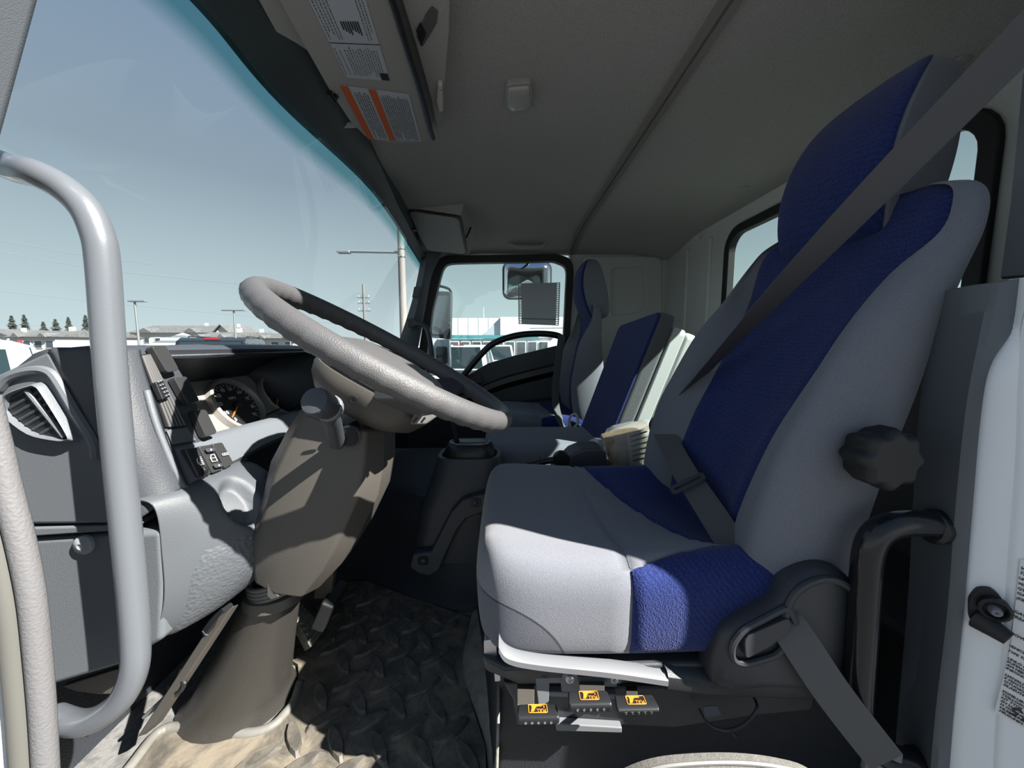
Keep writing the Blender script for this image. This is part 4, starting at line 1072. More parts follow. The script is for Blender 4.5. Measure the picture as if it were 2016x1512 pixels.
def headrest(root, cy, shear=0, dz=0, zref=-.35, dx=0):
    keys = []
    for z, xf, xb, W in HEAD:
        half = [(0, xb), (W*.5, xb), (W*.80, xb-.008), (W*.88, lerp(xb, xf, .4)), (W*.93, lerp(xb, xf, .75)), (W*.93, xf+.010), (W*.82, xf+.001), (W*.4, xf-.004), (0, xf-.005)]
        full = half+[(-a, b) for a, b in half[-2:0:-1]]
        keys.append([V((b-shear*(z-zref)+dx, cy+a, z+dz)) for a, b in full])
    nk = len(keys[0]); cols = [catmull([r[i] for r in keys], 5) for i in range(nk)]; M = len(cols[0]); n = 5
    rings = [catmull([cols[i][j] for i in range(nk)], n, True) for j in range(M)]
    s1, s2 = 5*n, (nk-5)*n; N = len(rings[0])
    for r in rings:
        for s in (s1, s2): r[s] = r[s]+V((.003, (.003 if s == s2 else -.003), 0))
    vs = [p for r in rings for p in r]; fs = []; sel = []
    for j in range(M-1):
        for k in range(N):
            fs.append((j*N+k, j*N+(k+1) % N, (j+1)*N+(k+1) % N, (j+1)*N+k)); sel.append(1 if s1 <= k < s2 else 0)
    for j, dzz, fl in ((0, -.003, 1), (M-1, .004, 0)):
        c = sum(rings[j], V((0, 0, 0)))/N+V((0, 0, dzz)); vs.append(c); ti = len(vs)-1
        for k in range(N):
            fs.append((j*N+k, j*N+(k+1) % N, ti)); sel.append(1 if s1 <= k < s2 else 0)
    return split_mk(vs, fs, sel, ['headrest', 'headrest_panel'], [M_gfab, M_blue], root)
CUSH = [ # x, bottom z, crest z, centre z, half width
 (-.046, -.395, -.345, -.340, .150), (-.040, -.425, -.322, -.322, .185), (-.030, -.445, -.306, -.312, .205), (-.010, -.452, -.297, -.306, .222), (.03, -.452, -.298, -.308, .232), (.10, -.452, -.303, -.318, .236),
 (.20, -.452, -.308, -.335, .237), (.32, -.452, -.306, -.352, .234), (.40, -.452, -.306, -.36, .228), (.45, -.44, -.32, -.36, .20)]
def cushion(root, cy, dz=0, dx=0, m=None):
    keys = []
    for x, zb, zc, zm, W in CUSH:
        half = [(0, zb), (.6*W, zb), (.90*W, zb+.004), (W*.985, zb+.02), (W*1.0, lerp(zb, zc, .5)), (W*.985, lerp(zb, zc, .78)), (W*.92, zc-.008), (W*.80, zc), (W*.6, lerp(zc, zm, .45)), (W*.3, lerp(zc, zm, .9)), (0, zm)]
        full = half+[(-a, b) for a, b in half[-2:0:-1]]
        keys.append([V((x+dx, cy+a, b+dz)) for a, b in full])
    nk = len(keys[0]); cols = [catmull([r[i] for r in keys], 6) for i in range(nk)]; M = len(cols[0]); n = 4
    rings = [catmull([cols[i][j] for i in range(nk)], n, True) for j in range(M)]
    g = G().loft(rings)
    bm = bmesh.new(); vs = [bm.verts.new(p) for p in g.v]
    for f in g.f:
        try: bm.faces.new([vs[i] for i in f])
        except ValueError: pass
    bmesh.ops.recalc_face_normals(bm, faces=bm.faces)
    XS = .18+dx
    def cut(p, nrm):
        geom = bm.verts[:]+bm.edges[:]+bm.faces[:]; bmesh.ops.bisect_plane(bm, geom=geom, plane_co=p, plane_no=nrm)
    A1, B1 = V((XS, cy+.235, 0)), V((XS+.175, cy-.13, 0)); A2, B2 = V((XS, cy-.222, 0)), V((XS+.175, cy-.165, 0))
    n1 = (B1-A1).cross(V((0, 0, 1))).normalized(); n2 = (B2-A2).cross(V((0, 0, 1))).normalized()
    cut(V((XS, 0, 0)), V((1, 0, 0))); cut(A1, n1); cut(A2, n2)
    bm.normal_update()
    for v in bm.verts:
        if v.normal.z < -.5: continue
        on = (abs(v.co.x-XS) < 1e-4) or (v.co.x > XS-1e-4 and v.co.x < XS+.18 and (abs((v.co-A1).dot(n1)) < 1e-4 or abs((v.co-A2).dot(n2)) < 1e-4))
        if on: v.co -= v.normal*(.003 if abs(v.co.x-XS) < 1e-4 and abs(v.co.y-cy) < .18 else .004)
    bm.verts.index_update(); bm.verts.ensure_lookup_table()
    sgn1 = -1 if (V((XS+.02, cy, 0))-A1).dot(n1) < 0 else 1; sgn2 = -1 if (V((XS+.02, cy, 0))-A2).dot(n2) < 0 else 1
    fs, sel = [], []
    for f in bm.faces:
        c = f.calc_center_median()
        if c.x < XS: k = 0
        else:
            i1 = (c-A1).dot(n1)*sgn1 > 0; i2 = (c-A2).dot(n2)*sgn2 > 0
            k = 0 if (i1 and i2 and c.z > -.45+dz) else (1 if not i2 else 2)
        fs.append([v.index for v in f.verts]); sel.append(k)
    pts = [v.co.copy() for v in bm.verts]; bm.free()
    return split_mk(pts, fs, sel, ['cushion', 'cushion_side_panel', 'cushion_rear_panel'], [m or M_gfab, M_blue, M_blue], root)

# ================================================================ driver's seat
DS = .715
seat = thing('driver_seat', (0, DS, -.452), 'large blue and grey high-backed driver seat with black lumbar knob, nearest the open door', 'seat')
cushion(seat, DS, m=M_gcush); backrest(seat, DS); headrest(seat, DS+.012)
# lumbar knob, eight lobes
kc = P(1726, 897, y=.452); kn = []
for h, s in ((.02, .80), (.0, 1.0), (-.016, 1.0), (-.022, .94), (-.026, .80)):
    kn.append([kc+V((1, 0, 0))*(.0375*s*(1+.085*cos(8*t))*cos(t))+V((0, 0, 1))*(.0375*s*(1+.085*cos(8*t))*sin(t))+V((0, h, 0)) for t in [2*pi*i/64 for i in range(64)]])
mk('lumbar_knob', G().loft(kn), M_rubber, seat, smooth=40, bevel=.002)
# seat pan lip and under-frame
lip = catmull(PP([(982, 1268), (1000, 1290), (1060, 1303), (1200, 1318), (1312, 1334)], y=.478), 5)
lip2 = catmull(PP([(1312, 1334), (1420, 1345), (1600, 1352)], y=.479), 5)
mk('side_rail', G().loft([[p+V((0, 0, .012)), p+V((0, -.006, .006)), p+V((0, -.006, -.012)), p+V((0, .0, -.02)), p+V((0, .04, -.02)), p+V((0, .04, .012))] for p in lip2]), M_seatpl, seat, smooth=45)
mk('seat_pan_lip', G().loft([[p+V((0, 0, .005)), p+V((0, -.007, .001)), p+V((0, -.007, -.007)), p+V((0, .0, -.011)), p+V((0, .03, -.011)), p+V((0, .014, .004))] for p in lip]), M_metalp, seat, smooth=45)
g = G().prism([(-.035, .50, -.455), (.0, .49, -.462), (.55, .49, -.462), (.55, .49, -.50), (.02, .49, -.495), (-.03, .50, -.48)], (0, .43, 0)); mk('seat_pan', g, M_seatpl, seat, bevel=.006)
pl = P(1020, 1322, y=.492); pr = P(1215, 1345, y=.492)
g = G().prism(PP([(1016, 1312), (1030, 1314), (1215, 1330), (1215, 1352), (1175, 1352), (1172, 1368), (1106, 1362), (1104, 1345), (1082, 1345), (1080, 1390), (1060, 1388), (1054, 1336), (1016, 1332)], y=.492), (0, .006, 0)); fb = mk('front_bracket', g, M_metalp, seat, bevel=.001)
mk('bracket_hole', G().lathe([(.0055, 0), (.0055, .001), (0, .001)], P(1073, 1327, y=.4905), (0, -1, 0), 14), M_black, fb)
for px in (1121, 1208):
    c = P(px, 1333, y=.488); mk('rivet_plate', G().prism([c+V((a, 0, b)) for a, b in rrect(.022, .017, .004, 3)], (0, -.003, 0)), M_metalp, fb, bevel=.001)
    mk('rivet', G().lathe([(.007, 0), (.006, .002), (.003, .003), (.002, .001), (0, .001)], c+V((0, -.003, 0)), (0, -1, 0), 14), M_metal, fb)
# suspension base plate and lower frame
g = G().prism(PP([(990, 1345), (1010, 1380), (1015, 1420), (1330, 1435), (1480, 1412), (1600, 1400), (1610, 1352), (1320, 1352), (1200, 1352)], y=.512), (0, .40, 0)); mk('seat_base', g, M_seatpl, seat, bevel=.004)
g = G().prism(PP([(1075, 1362), (1215, 1368), (1215, 1378), (1076, 1372)], y=.500), (0, .012, 0)); mk('slide_rail', g, M_metalp, seat, bevel=.002)
g = G().prism(PP([(1095, 1425), (1225, 1433), (1225, 1444), (1095, 1440)], y=.500), (0, .012, 0)); mk('slide_rail', g, M_metalp, seat, bevel=.002)
mk('wire', G().tube(catmull([P(1375, 1395, y=.505), P(1395, 1425, y=.49), P(1430, 1437, y=.485), P(1465, 1425, y=.485), P(1490, 1395, y=.49), P(1485, 1375, y=.51)], 5), .0022, 8), M_plast_d, seat)
mk('wire_label', G().prism(PP([(1385, 1392), (1412, 1390), (1420, 1408), (1388, 1414)], y=.492), (0, .001, 0)), M_plast, seat)
mk('wire_tie', G().tube([P(1438, 1438, y=.484), P(1450, 1450, y=.482)], .002, 6), M_black, seat)
# front tilt bracket in zinc
for k, pts in enumerate((((952, 1262), (978, 1258), (980, 1302), (953, 1310)), ((971, 1300), (984, 1300), (986, 1342), (974, 1344)))):
    mk('hinge_plate', G().prism(PP(pts, y=.505), (0, .02, 0)), M_metal, seat, bevel=.002)
# three pull levers with printed labels
lv = [(1018, 1102, 1383, 1437, (1018, 1052, 1345)), (1120, 1206, 1357, 1412, (1140, 1190, 1335)), (1216, 1299, 1366, 1414, (1232, 1255, 1350))]
for k, (x0, x1, y0, y1, tg) in enumerate(lv):
    L0 = P(x0, y1-4, y=.438); R0 = P(x1, y1-4, y=.438); wd = R0.x-L0.x; zt = P((x0+x1)/2, y0+31, y=.438).z
    c = V(((L0.x+R0.x)/2, .438, 0)); zb = L0.z
    # depth so that the top's rear edge falls on y0
    d_ = ray((x0+x1)/2, y0); yb = zt/d_.z*d_.y
    body = mk('pull_lever', G().loft([[V((c.x+s*wd/2*q, y, z)) for s, z in ((-1, zb_), (1, zb_), (1, zt_), (-1, zt_))] for y, q, zb_, zt_ in ((.438, .97, zb+.004, zt-.002), (.442, 1, zb, zt), (yb-.004, .94, zb+.002, zt), (yb, .92, zb+.004, zt-.001))]), M_black, seat, bevel=.003, seg=3)
    for i in range(5):
        mk('chrome_dot', G().lathe([(.0022, 0), (.0018, .0012), (0, .0018)], V((c.x+wd*(.20+.15*i-.5), .4385, lerp(zb, zt, .52))), (0, -1, 0), 10), M_chrome, body)
    tl = tg[0]; 
    q = [P(tg[0], y0+4, y=yb), P(tg[1], y0+4, y=yb), P(tg[1], tg[2], y=.505), P(tg[0], tg[2], y=.505)]
    mk('lever_arm', G().prism(q, (0, 0, -.003)), mat('dark_zinc', (.16, .15, .13), .45, metal=.5), seat, bevel=.001)
    # label on the top face: frame, seat figure, PULL read from the seat side (upside down towards the door)
    def T(u, v): return V((c.x+u, lerp(.444, yb-.003, v), zt+.0006))
    lw_ = .0125
    fr = [T(-lw_, .08), T(lw_, .08), T(lw_, .97), T(-lw_, .97)]
    mk('label_frame', G().tube([p for p in rpoly(fr, .0015, 2)], .0006, 5, closed=True), M_orange, body)
    text('label_word', 'PULL', .0058, T(lw_-.0015, .46), (-1, 0, 0), (0, -1, 0), M_orange, body, bold=True)
    seatfig = [(-.009, .88), (-.003, .90), (.006, .88), (.006, .76), (-.001, .74), (-.003, .60), (-.004, .40), (-.006, .18), (-.0095, .18), (-.0085, .45), (-.008, .70)]
    if k == 1: seatfig = [(u+.001, v) for u, v in seatfig]
    mk('label_figure', G().prism([T(u, v) for u, v in seatfig], (0, 0, .0004)), M_orange, body, smooth=0)
    mk('label_arrow', G().tube([T(.008, .55), T(.009, .75), T(.007, .85)] if k != 2 else [T(-.011, .9), T(-.0115, .75), T(-.0105, .6)], .0006, 5), M_orange, body)
# recliner cover, valance with lever recess
rc = PP([(1400, 1345), (1412, 1262), (1440, 1225), (1520, 1180), (1560, 1135), (1610, 1112), (1660, 1125), (1700, 1180), (1715, 1260), (1710, 1340), (1600, 1350), (1500, 1348)], y=.470)
rc = catmull(rc, 4, True)
cen = sum(rc, V((0, 0, 0)))/len(rc)
g = G().loft([[p.lerp(cen, .22)+V((0, -.014, 0)) for p in rc], [p.lerp(cen, .10)+V((0, -.012, 0)) for p in rc], [p.lerp(cen, .02)+V((0, -.004, 0)) for p in rc], [p+V((0, .006, 0)) for p in rc], [p+V((0, .028, 0)) for p in rc]])
mk('recliner_cover', g, M_seatpl, seat, smooth=60)
arc = catmull(PP([(1545, 1215), (1560, 1175), (1590, 1150), (1630, 1140), (1670, 1155), (1700, 1195)], y=.453), 4)
mk('cover_ridge', G().tube(arc, .005, 8), M_seatpl, seat)
mk('recess_back', G().prism(rpoly(PP([(1446, 1262), (1470, 1235), (1545, 1195), (1560, 1240), (1530, 1285), (1470, 1302), (1448, 1295)], y=.456), .008, 3), (0, -.001, 0)), M_black, seat, smooth=0)
lvp = PP([(1444, 1266), (1456, 1246), (1545, 1200), (1556, 1216), (1500, 1246), (1476, 1262), (1470, 1275)], y=.448)
mk('recline_lever', G().prism(rpoly(PP([(1466, 1256), (1500, 1240), (1556, 1216), (1560, 1240), (1520, 1272), (1468, 1300)], y=.446), .008, 3), (0, .012, 0)), M_seatpl, seat, bevel=.005, seg=3)
mk('recess_rim', G().tube(rpoly(PP([(1440, 1270), (1462, 1240), (1550, 1194), (1572, 1238), (1530, 1290), (1470, 1308), (1442, 1302)], y=.452), .010, 4), .0045, 8, closed=True), M_seatpl, seat)
# pedestal under the seat: vinyl-clad box with lit corner
g = G().loft([[V(q) for q in r] for r in ([(-.02, .555, -.76), (-.085, .985, -.76), (.62, .985, -.76), (.62, .555, -.76)], [(-.016, .545, -.60), (-.05, .97, -.60), (.62, .97, -.60), (.62, .545, -.60)], [(-.012, .535, -.51), (-.03, .96, -.51), (.60, .96, -.51), (.60, .535, -.51)])])
mk('trim_9', g, M_vinyl, bevel=.015, seg=3, kind='structure')
base_ = catmull([V((-.020, .48, FZ+.006)), V((-.032, .62, FZ+.008)), V((-.075, .73, FZ+.01)), V((-.098, .80, FZ+.01)), V((-.096, .90, FZ+.01)), V((-.088, .985, FZ+.01))], 4)
g = G().grid([[p+V((-.004, 0, -.008)), p, p.lerp(V((-.014, p.y, FZ+.075)), .6)+V((0, 0, -.012)), V((-.014, p.y, FZ+.075)), V((-.010, p.y, -.55))] for p in base_])
mk('trim_10', g, mat('olive_pedestal_paint', (.24, .235, .205), .5, noise=.3, nscale=30, bump=.3, bscale=200), smooth=60, solid=.004, kind='structure')

# ================================================================ passenger seat: the same model, more upright
PS = 1.99
pseat = thing('passenger_seat', (0, PS, -.49), 'upright blue and grey passenger seat against the far door window', 'seat')
sh = .335
cushion(pseat, PS, dz=-.035, dx=-.0); backrest(pseat, PS, shear=sh, dz=-.04); headrest(pseat, PS, shear=sh, dz=-.045)
mk('seat_base', G().box((.20, PS, -.62), (.46, .42, .26)), M_vinyl, pseat, bevel=.02)
bt = [P(1106, 660, y=1.80), P(1094, 760, y=1.78), P(1098, 815, y=1.76), P(1122, 860, y=1.74)]
pb = thing('seat_belt', bt[-1], 'dark grey belt webbing hanging beside the passenger backrest', 'seat belt')
cv = catmull(bt, 6); mk('webbing', G().ribbon(cv, [V((.8, .6, 0))]*len(cv), .046), mat('belt_webbing', (.10, .10, .105), .75, bump=.4, bscale=1200), pb, smooth=40)
mk('buckle', G().box(P(1128, 845, y=1.72), (.05, .03, .07), Matrix.Rotation(radians(20), 3, 'Y')), M_black, pb, bevel=.006)
ch = catmull([P(1125, 850, y=1.68), P(1121, 825, y=1.67), P(1132, 815, y=1.66), P(1138, 830, y=1.66), P(1130, 842, y=1.66)], 5)
wl = thing('wire_loop', P(1125, 850, y=1.68), 'pale looped cable sticking up between passenger seat and folding middle backrest', 'cable')
mk('cable', G().tube(ch, .006, 8), M_ivory, wl)

# ================================================================ middle seat
CM = 1.41
ms = thing('middle_seat', (.1, CM, -.47), 'narrow blue middle seat whose backrest has a pale hard shell', 'seat')
def pillow(x0, x1, y0, y1, z0, z1, r):
    g = G(); rings = []
    for s, q in ((0, .80), (.02, .93), (.06, 1), (.94, 1), (.98, .93), (1, .80)):
        x = lerp(x0, x1, s); cy, cz = (y0+y1)/2, (z0+z1)/2
        rings.append([V((x, cy+a*q, cz+b*(q*.5+.5))) for a, b in rrect(y1-y0, z1-z0, r, 5)])
    return g.loft(rings)
mk('cushion', pillow(-.075, .36, 1.268, 1.60, -.475, -.352, .035), M_gfab, ms, smooth=60)
fb = [P(1143, 850, y=1.60), P(1199, 872, y=1.25), P(1304, 613, y=1.25), P(1222, 642, y=1.60)]
fn = (fb[1]-fb[0]).cross(fb[3]-fb[0]).normalized(); fn = fn if fn.x < 0 else -fn
def slab(poly, a, b, r, m, nm, par, bev):
    return mk(nm, G().prism([p+fn*a for p in rpoly(poly, r, 5)], fn*(b-a)), m, par, bevel=bev, seg=3, smooth=60)
slab(fb, -.004, .008, .03, M_blue, 'back_panel', ms, .006)
ctr = sum(fb, V((0, 0, 0)))/4
fb2 = [ctr+(p-ctr)*1.03 for p in fb]
slab(fb2, -.055, .000, .035, M_gfab2, 'back_cushion', ms, .014)
fb3 = [p for p in fb2]; up = (fb[3]-fb[0]).normalized()
fb3 = [fb2[0], fb2[1], fb2[2]-up*.035, fb2[3]-up*.035]
M_shell = mat('pale_shell_plastic', (.52, .54, .53), .4, bump=.15, bscale=600)
slab(fb3, -.105, -.060, .03, M_shell, 'inner_shell', ms, .006)
slab([p+up*-.004 for p in fb3], -.150, -.107, .03, M_shell, 'outer_shell', ms, .012)
mk('seat_base', G().box((.12, CM, -.56), (.40, .36, .16)), M_vinyl, ms, bevel=.01)
mk('cup_hatch', G().prism([c_ for c_ in rpoly([ctr+(p-ctr)*.55-fn*.152 for p in fb3], .02, 3)], -fn*.004), M_plast_d, ms)
def JJ(pts): return [J(a, b) for a, b in pts]
def film(m):
    """thin sheet that lets daylight glow through it"""
    t = m.node_tree; b = t.nodes['Principled BSDF']; o = [n for n in t.nodes if n.type == 'OUTPUT_MATERIAL'][0]
    tr = t.nodes.new('ShaderNodeBsdfTranslucent'); tr.inputs[0].default_value = b.inputs['Base Color'].default_value
    mx = t.nodes.new('ShaderNodeMixShader'); mx.inputs[0].default_value = .6
    t.links.new(b.outputs[0], mx.inputs[1]); t.links.new(tr.outputs[0], mx.inputs[2]); t.links.new(mx.outputs[0], o.inputs[0])
    return m
# ================================================================ engine tunnel and shift console
rings = []
for i in range(25):
    x = -.60+1.56*i/24
    f = 1.13-.15*sstep(-.52, -.12, x)+.03*sstep(.0, .3, x)
    rings.append([V((x, f, -.77)), V((x, f+.012, -.75)), V((x, f+.055, -.715)), V((x, f+.085, -.66)), V((x, f+.10, -.56)), V((x, f+.125, -.505)), V((x, f+.18, -.48)), V((x, 1.66, -.48)), V((x, 1.74, -.52)), V((x, 1.80, -.77))])
mk('trim_11', G().loft([catmull(r, 3) for r in rings]), M_vinyl, smooth=50, kind='structure')
con = thing('shift_console', (-.12, 1.18, -.66), 'dark plastic gear shift console with a slotted gate between wheel and middle seat', 'console')
def rc_(cx, cy, z, w_, d_, r_, sk=0): return [V((cx+a+sk*b, cy+b, z)) for a, b in rrect(w_, d_, r_, 5)]
tz = P(920, 905, y=1.10).z
g = G().loft([rc_(-.165, 1.175, -.66, .25, .22, .05), rc_(-.150, 1.175, -.52, .235, .20, .05), rc_(-.125, 1.175, -.42, .215, .17, .05), rc_(-.112, 1.175, tz-.012, .205, .155, .05), rc_(-.112, 1.175, tz, .198, .148, .05), rc_(-.112, 1.175, tz, .175, .128, .045), rc_(-.112, 1.175, tz-.012, .17, .12, .045)])
mk('body', g, M_plast_d, con, smooth=50)
g = G().loft([rc_(-.112, 1.175, tz-.012, .165, .112, .045), rc_(-.112, 1.175, tz+.012, .160, .108, .045), rc_(-.112, 1.175, tz+.03, .145, .095, .042), rc_(-.112, 1.175, tz+.038, .12, .07, .033), rc_(-.112, 1.175, tz+.040, .06, .03, .014)])
gt = mk('gate', g, M_black, con, smooth=50)
rim_ = [p for p in rc_(-.112, 1.172, tz+.037, .125, .068, .032)]
mk('gate_trim', G().tube(rim_, .0035, 8, closed=True), mat('satin_trim', (.22, .25, .29), .25, metal=.6), con)
mk('shift_lever', G().tube([V((-.150, 1.165, tz+.030)), P(893, 845, y=1.15), P(885, 815, y=1.13)], [.008, .0075, .0075], 10), M_black, con)
mk('shift_knob', G().lathe([(.010, -.01), (.018, .0), (.022, .02), (.020, .045), (.012, .055), (0, .057)], P(884, 822, y=1.13), (-.15, -.1, 1), 16), M_black, con)
sk_ = [(812, 1092), (848, 1086), (866, 1050), (888, 1008), (910, 985), (945, 974), (1000, 968), (1000, 1005), (950, 1010), (918, 1022), (900, 1045), (880, 1088), (864, 1125), (846, 1136), (822, 1130), (806, 1118)]
q = [P(a, b, y=lerp(1.055, 1.03, (b-960)/170)) for a, b in sk_]
sp = mk('skirt', G().prism(q, (0, .035, 0)), M_plast_d, con, bevel=.006, seg=2)
for px, py in ((936, 990), (833, 1104)):
    c = P(px, py, y=lerp(1.055, 1.03, (py-960)/170)-.001)
    pk = mk('bolt_pocket', G().prism([c+V((a, 0, b)) for a, b in rrect(.030, .026, .007, 3)], (0, -.002, 0)), M_black, con, bevel=.001)
    mk('bolt', G().lathe([(.0085, 0), (.0085, .003), (.006, .005), (0, .005)], c+V((0, -.002, 0)), (0, -1, 0), 14), M_plast_d, pk)

# parking brake
pbk = thing('parking_brake', P(1140, 930, y=1.10), 'black parking brake lever in a dark housing beside the driver cushion', 'lever')
hs = [(1088, 935), (1106, 915), (1128, 893), (1150, 884), (1184, 883), (1194, 890), (1200, 940), (1088, 945)]
mk('housing', G().prism(PP(hs, y=1.04), (0, .09, 0)), M_plast_d, pbk, bevel=.010, seg=3)
mk('caution_label', G().prism([P(1150, 885, y=1.05)+V((0, 0, .003)), P(1181, 885, y=1.05)+V((0, 0, .003)), P(1181, 885, y=1.05)+V((.004, .06, .003)), P(1150, 885, y=1.05)+V((-.004, .06, .003))], (0, 0, .0006)), mat('faded_label', (.42, .48, .56), .5), pbk, smooth=0)
mk('pivot', G().lathe([(.022, 0), (.024, .004), (.024, .02), (.022, .024)], P(1106, 906, y=1.035), (0, 1, 0), 20), M_black, pbk)
mk('arm', G().tube([P(1106, 903, y=1.05), P(1075, 908, y=1.05), P(1050, 915, y=1.05), P(1038, 917, y=1.05)], [.012, .009, .010, .010], 10), M_black, pbk)
for px in (1041, 1066): mk('grip_ring', G().lathe([(.010, -.003), (.0155, -.002), (.0155, .002), (.010, .003)], P(px, lerp(917, 909, (px-1041)/25), y=1.05), (1, 0, .2), 14), M_black, pbk)

# parcel in clear film beside the driver backrest
pc = thing('parcel_in_plastic', P(1235, 915, y=1.13), 'small cardboard parcel with a slotted side wrapped in clear plastic film', 'parcel')
bx = PP([(1192, 870), (1282, 838), (1292, 905), (1208, 922)], y=1.10)
M_card = mat('cardboard', (.40, .29, .17), .8, noise=.2, nscale=60)
M_cardp = mat('pale_printed_card', (.50, .46, .38), .7)
cb = mk('card_box', G().prism(bx, (.01, .10, 0)), M_card, pc, bevel=.003)
q = [bx[0].lerp(bx[1], .45), bx[1], bx[2], bx[3].lerp(bx[2], .38)]
mk('slotted_panel', G().prism([p+V((0, -.001, 0)) for p in q], (0, -.002, 0)), M_cardp, cb, smooth=0)
for k in range(6):
    s = (k+.7)/6.6
    a, b = q[0].lerp(q[3], s), q[1].lerp(q[2], s); mk('slot', G().tube([a.lerp(b, .12)+V((0, -.003, 0)), a.lerp(b, .80)+V((0, -.003, 0))], .0022, 6), M_inkb, cb)
fm = bpy.data.materials.new('clear_film'); fm.use_nodes = True; t = fm.node_tree; b = t.nodes['Principled BSDF']
b.inputs['Base Color'].default_value = (.75, .80, .85, 1); b.inputs['Roughness'].default_value = .2; b.inputs['Alpha'].default_value = .30
nb = t.nodes.new('ShaderNodeTexNoise'); nb.inputs['Scale'].default_value = 55; bp = t.nodes.new('ShaderNodeBump'); bp.inputs['Strength'].default_value = .7; bp.inputs['Distance'].default_value = .006
t.links.new(nb.outputs[0], bp.inputs['Height']); t.links.new(bp.outputs[0], b.inputs['Normal'])
random.seed(3)
cen = sum(bx, V((0, 0, 0)))/4+V((.005, .05, 0)); g = G(); rings = []
for i in range(13):
    s = i/12; x = lerp(-.115, .075, s); rr = []
    hh = interp([(0, .012), (.12, .022), (.2, .016), (.32, .050), (.6, .066), (1, .070)], s); zc = interp([(0, -.003), (.3, 0), (1, .008)], s)
    for k in range(20):
        a = 2*pi*k/20; ca, sa = cos(a), sin(a)
        rr.append(cen+V((x, (abs(ca)**.6)*(1 if ca > 0 else -1)*.062*(.35+.65*min(1, s*3)), zc+(abs(sa)**.6)*(1 if sa > 0 else -1)*hh))+V([random.uniform(-.0035, .0035) for _ in range(3)]))
    rings.append(rr)
mk('plastic_film', g.loft(rings), fm, pc, smooth=180)
mk('film_knot', G().lathe([(.004, -.02), (.013, -.012), (.019, .002), (.014, .016), (.005, .024)], cen+V((-.115, -.01, .0)), (.5, .1, .8), 12), mat('bunched_film', (.45, .52, .62), .35, bump=1, bscale=90), pc)
# tray the parcel sits in
g = G().box((.33, 1.12, -.43), (.30, .17, .10)); mk('console_tray', g, M_plast_d, bevel=.008, label='low dark storage tray under the plastic wrapped parcel', cat='tray')

# ================================================================ driver's belt
M_web = MATS['belt_webbing']
sb = thing('seat_belt', P(1735, 1485, y=.43), 'dark grey belt buckled across the driver seat with a sliding tongue', 'seat belt')
A, B = P(2040, 58, y=.455), P(1292, 838, y=.985)
A = A+(A-B)*.10
pts = [A.lerp(B, s/14)+V((-.012*sin(pi*s/14), 0, .0)) for s in range(15)]
dirs = []
for i, p in enumerate(pts):
    T = (B-A).normalized(); v_ = p.normalized(); flat = T.cross(v_).normalized(); edge_ = (v_-T*v_.dot(T)).normalized()
    s = sstep(.1, .85, i/14); a_ = s*radians(72); dirs.append(flat*cos(a_)+edge_*sin(a_))
mk('shoulder_webbing', G().ribbon(pts, dirs, .046), M_web, sb, smooth=40)
kl = catmull([P(1304, 846, y=.90), P(1345, 925, y=.735), P(1378, 975, y=.66), P(1440, 1070, y=.56), P(1500, 1164, y=.495), P(1560, 1245, y=.448), P(1640, 1365, y=.432), P(1745, 1500, y=.425)], 5)
dirs = []
for i, p in enumerate(kl):
    T = (kl[min(i+1, len(kl)-1)]-kl[max(i-1, 0)]).normalized(); v_ = p.normalized()
    fl_ = T.cross(v_).normalized(); dirs.append(fl_)
mk('lap_webbing', G().ribbon(kl, dirs, .046), M_web, sb, smooth=40)
sc_ = P(1358, 958, y=.685); T = (P(1378, 975, y=.70)-P(1345, 925, y=.80)).normalized(); fl_ = T.cross(sc_.normalized()).normalized(); nn = fl_.cross(T).normalized()
nn = nn if nn.dot(sc_) < 0 else -nn
mk('slide_buckle', frame_ring([sc_+nn*.006+fl_*a+T*b for a, b in rrect(.070, .026, .008, 4)], [sc_+nn*.006+fl_*a+T*b for a, b in rrect(.054, .009, .003, 4)], nn*.004), M_plast_d, sb, bevel=.001)
bk = P(1296, 850, y=.98)
mk('buckle_tongue', G().tube(catmull([P(1290, 858, y=.97), P(1284, 836, y=.97), P(1296, 822, y=.97), P(1316, 820, y=.97), P(1322, 832, y=.97)], 4), .009, 10), M_black, sb)
mk('buckle_stalk', G().box(P(1300, 900, y=1.0), (.03, .022, .14), Matrix.Rotation(radians(12), 3, 'Y')), M_black, sb, bevel=.005)
mk('anchor_plate', G().box(P(1745, 1500, y=.43)+V((0, .006, -.005)), (.05, .01, .03)), M_metalp, sb, bevel=.003)

# ================================================================ black grab loop by the pillar
gl = thing('grab_rail', P(1700, 1480, y=.435), 'black looped grab rail fixed to the dark door pillar', 'grab rail')
pts = catmull(PP([(1868, 1038), (1815, 1030), (1768, 1032), (1730, 1048), (1710, 1085), (1703, 1150), (1696, 1260), (1689, 1370), (1690, 1425), (1704, 1462), (1740, 1488), (1790, 1500), (1840, 1512)], y=.445), 5)
mk('rail', G().tube(pts, .0165, 14), M_blackg, gl, smooth=180)
for q in (P(1850, 1036, y=.447), P(1822, 1508, y=.447)): mk('rail_foot', G().lathe([(.022, 0), (.022, .012), (.018, .016)], q, (-1, 0, 0), 16), M_black, gl)

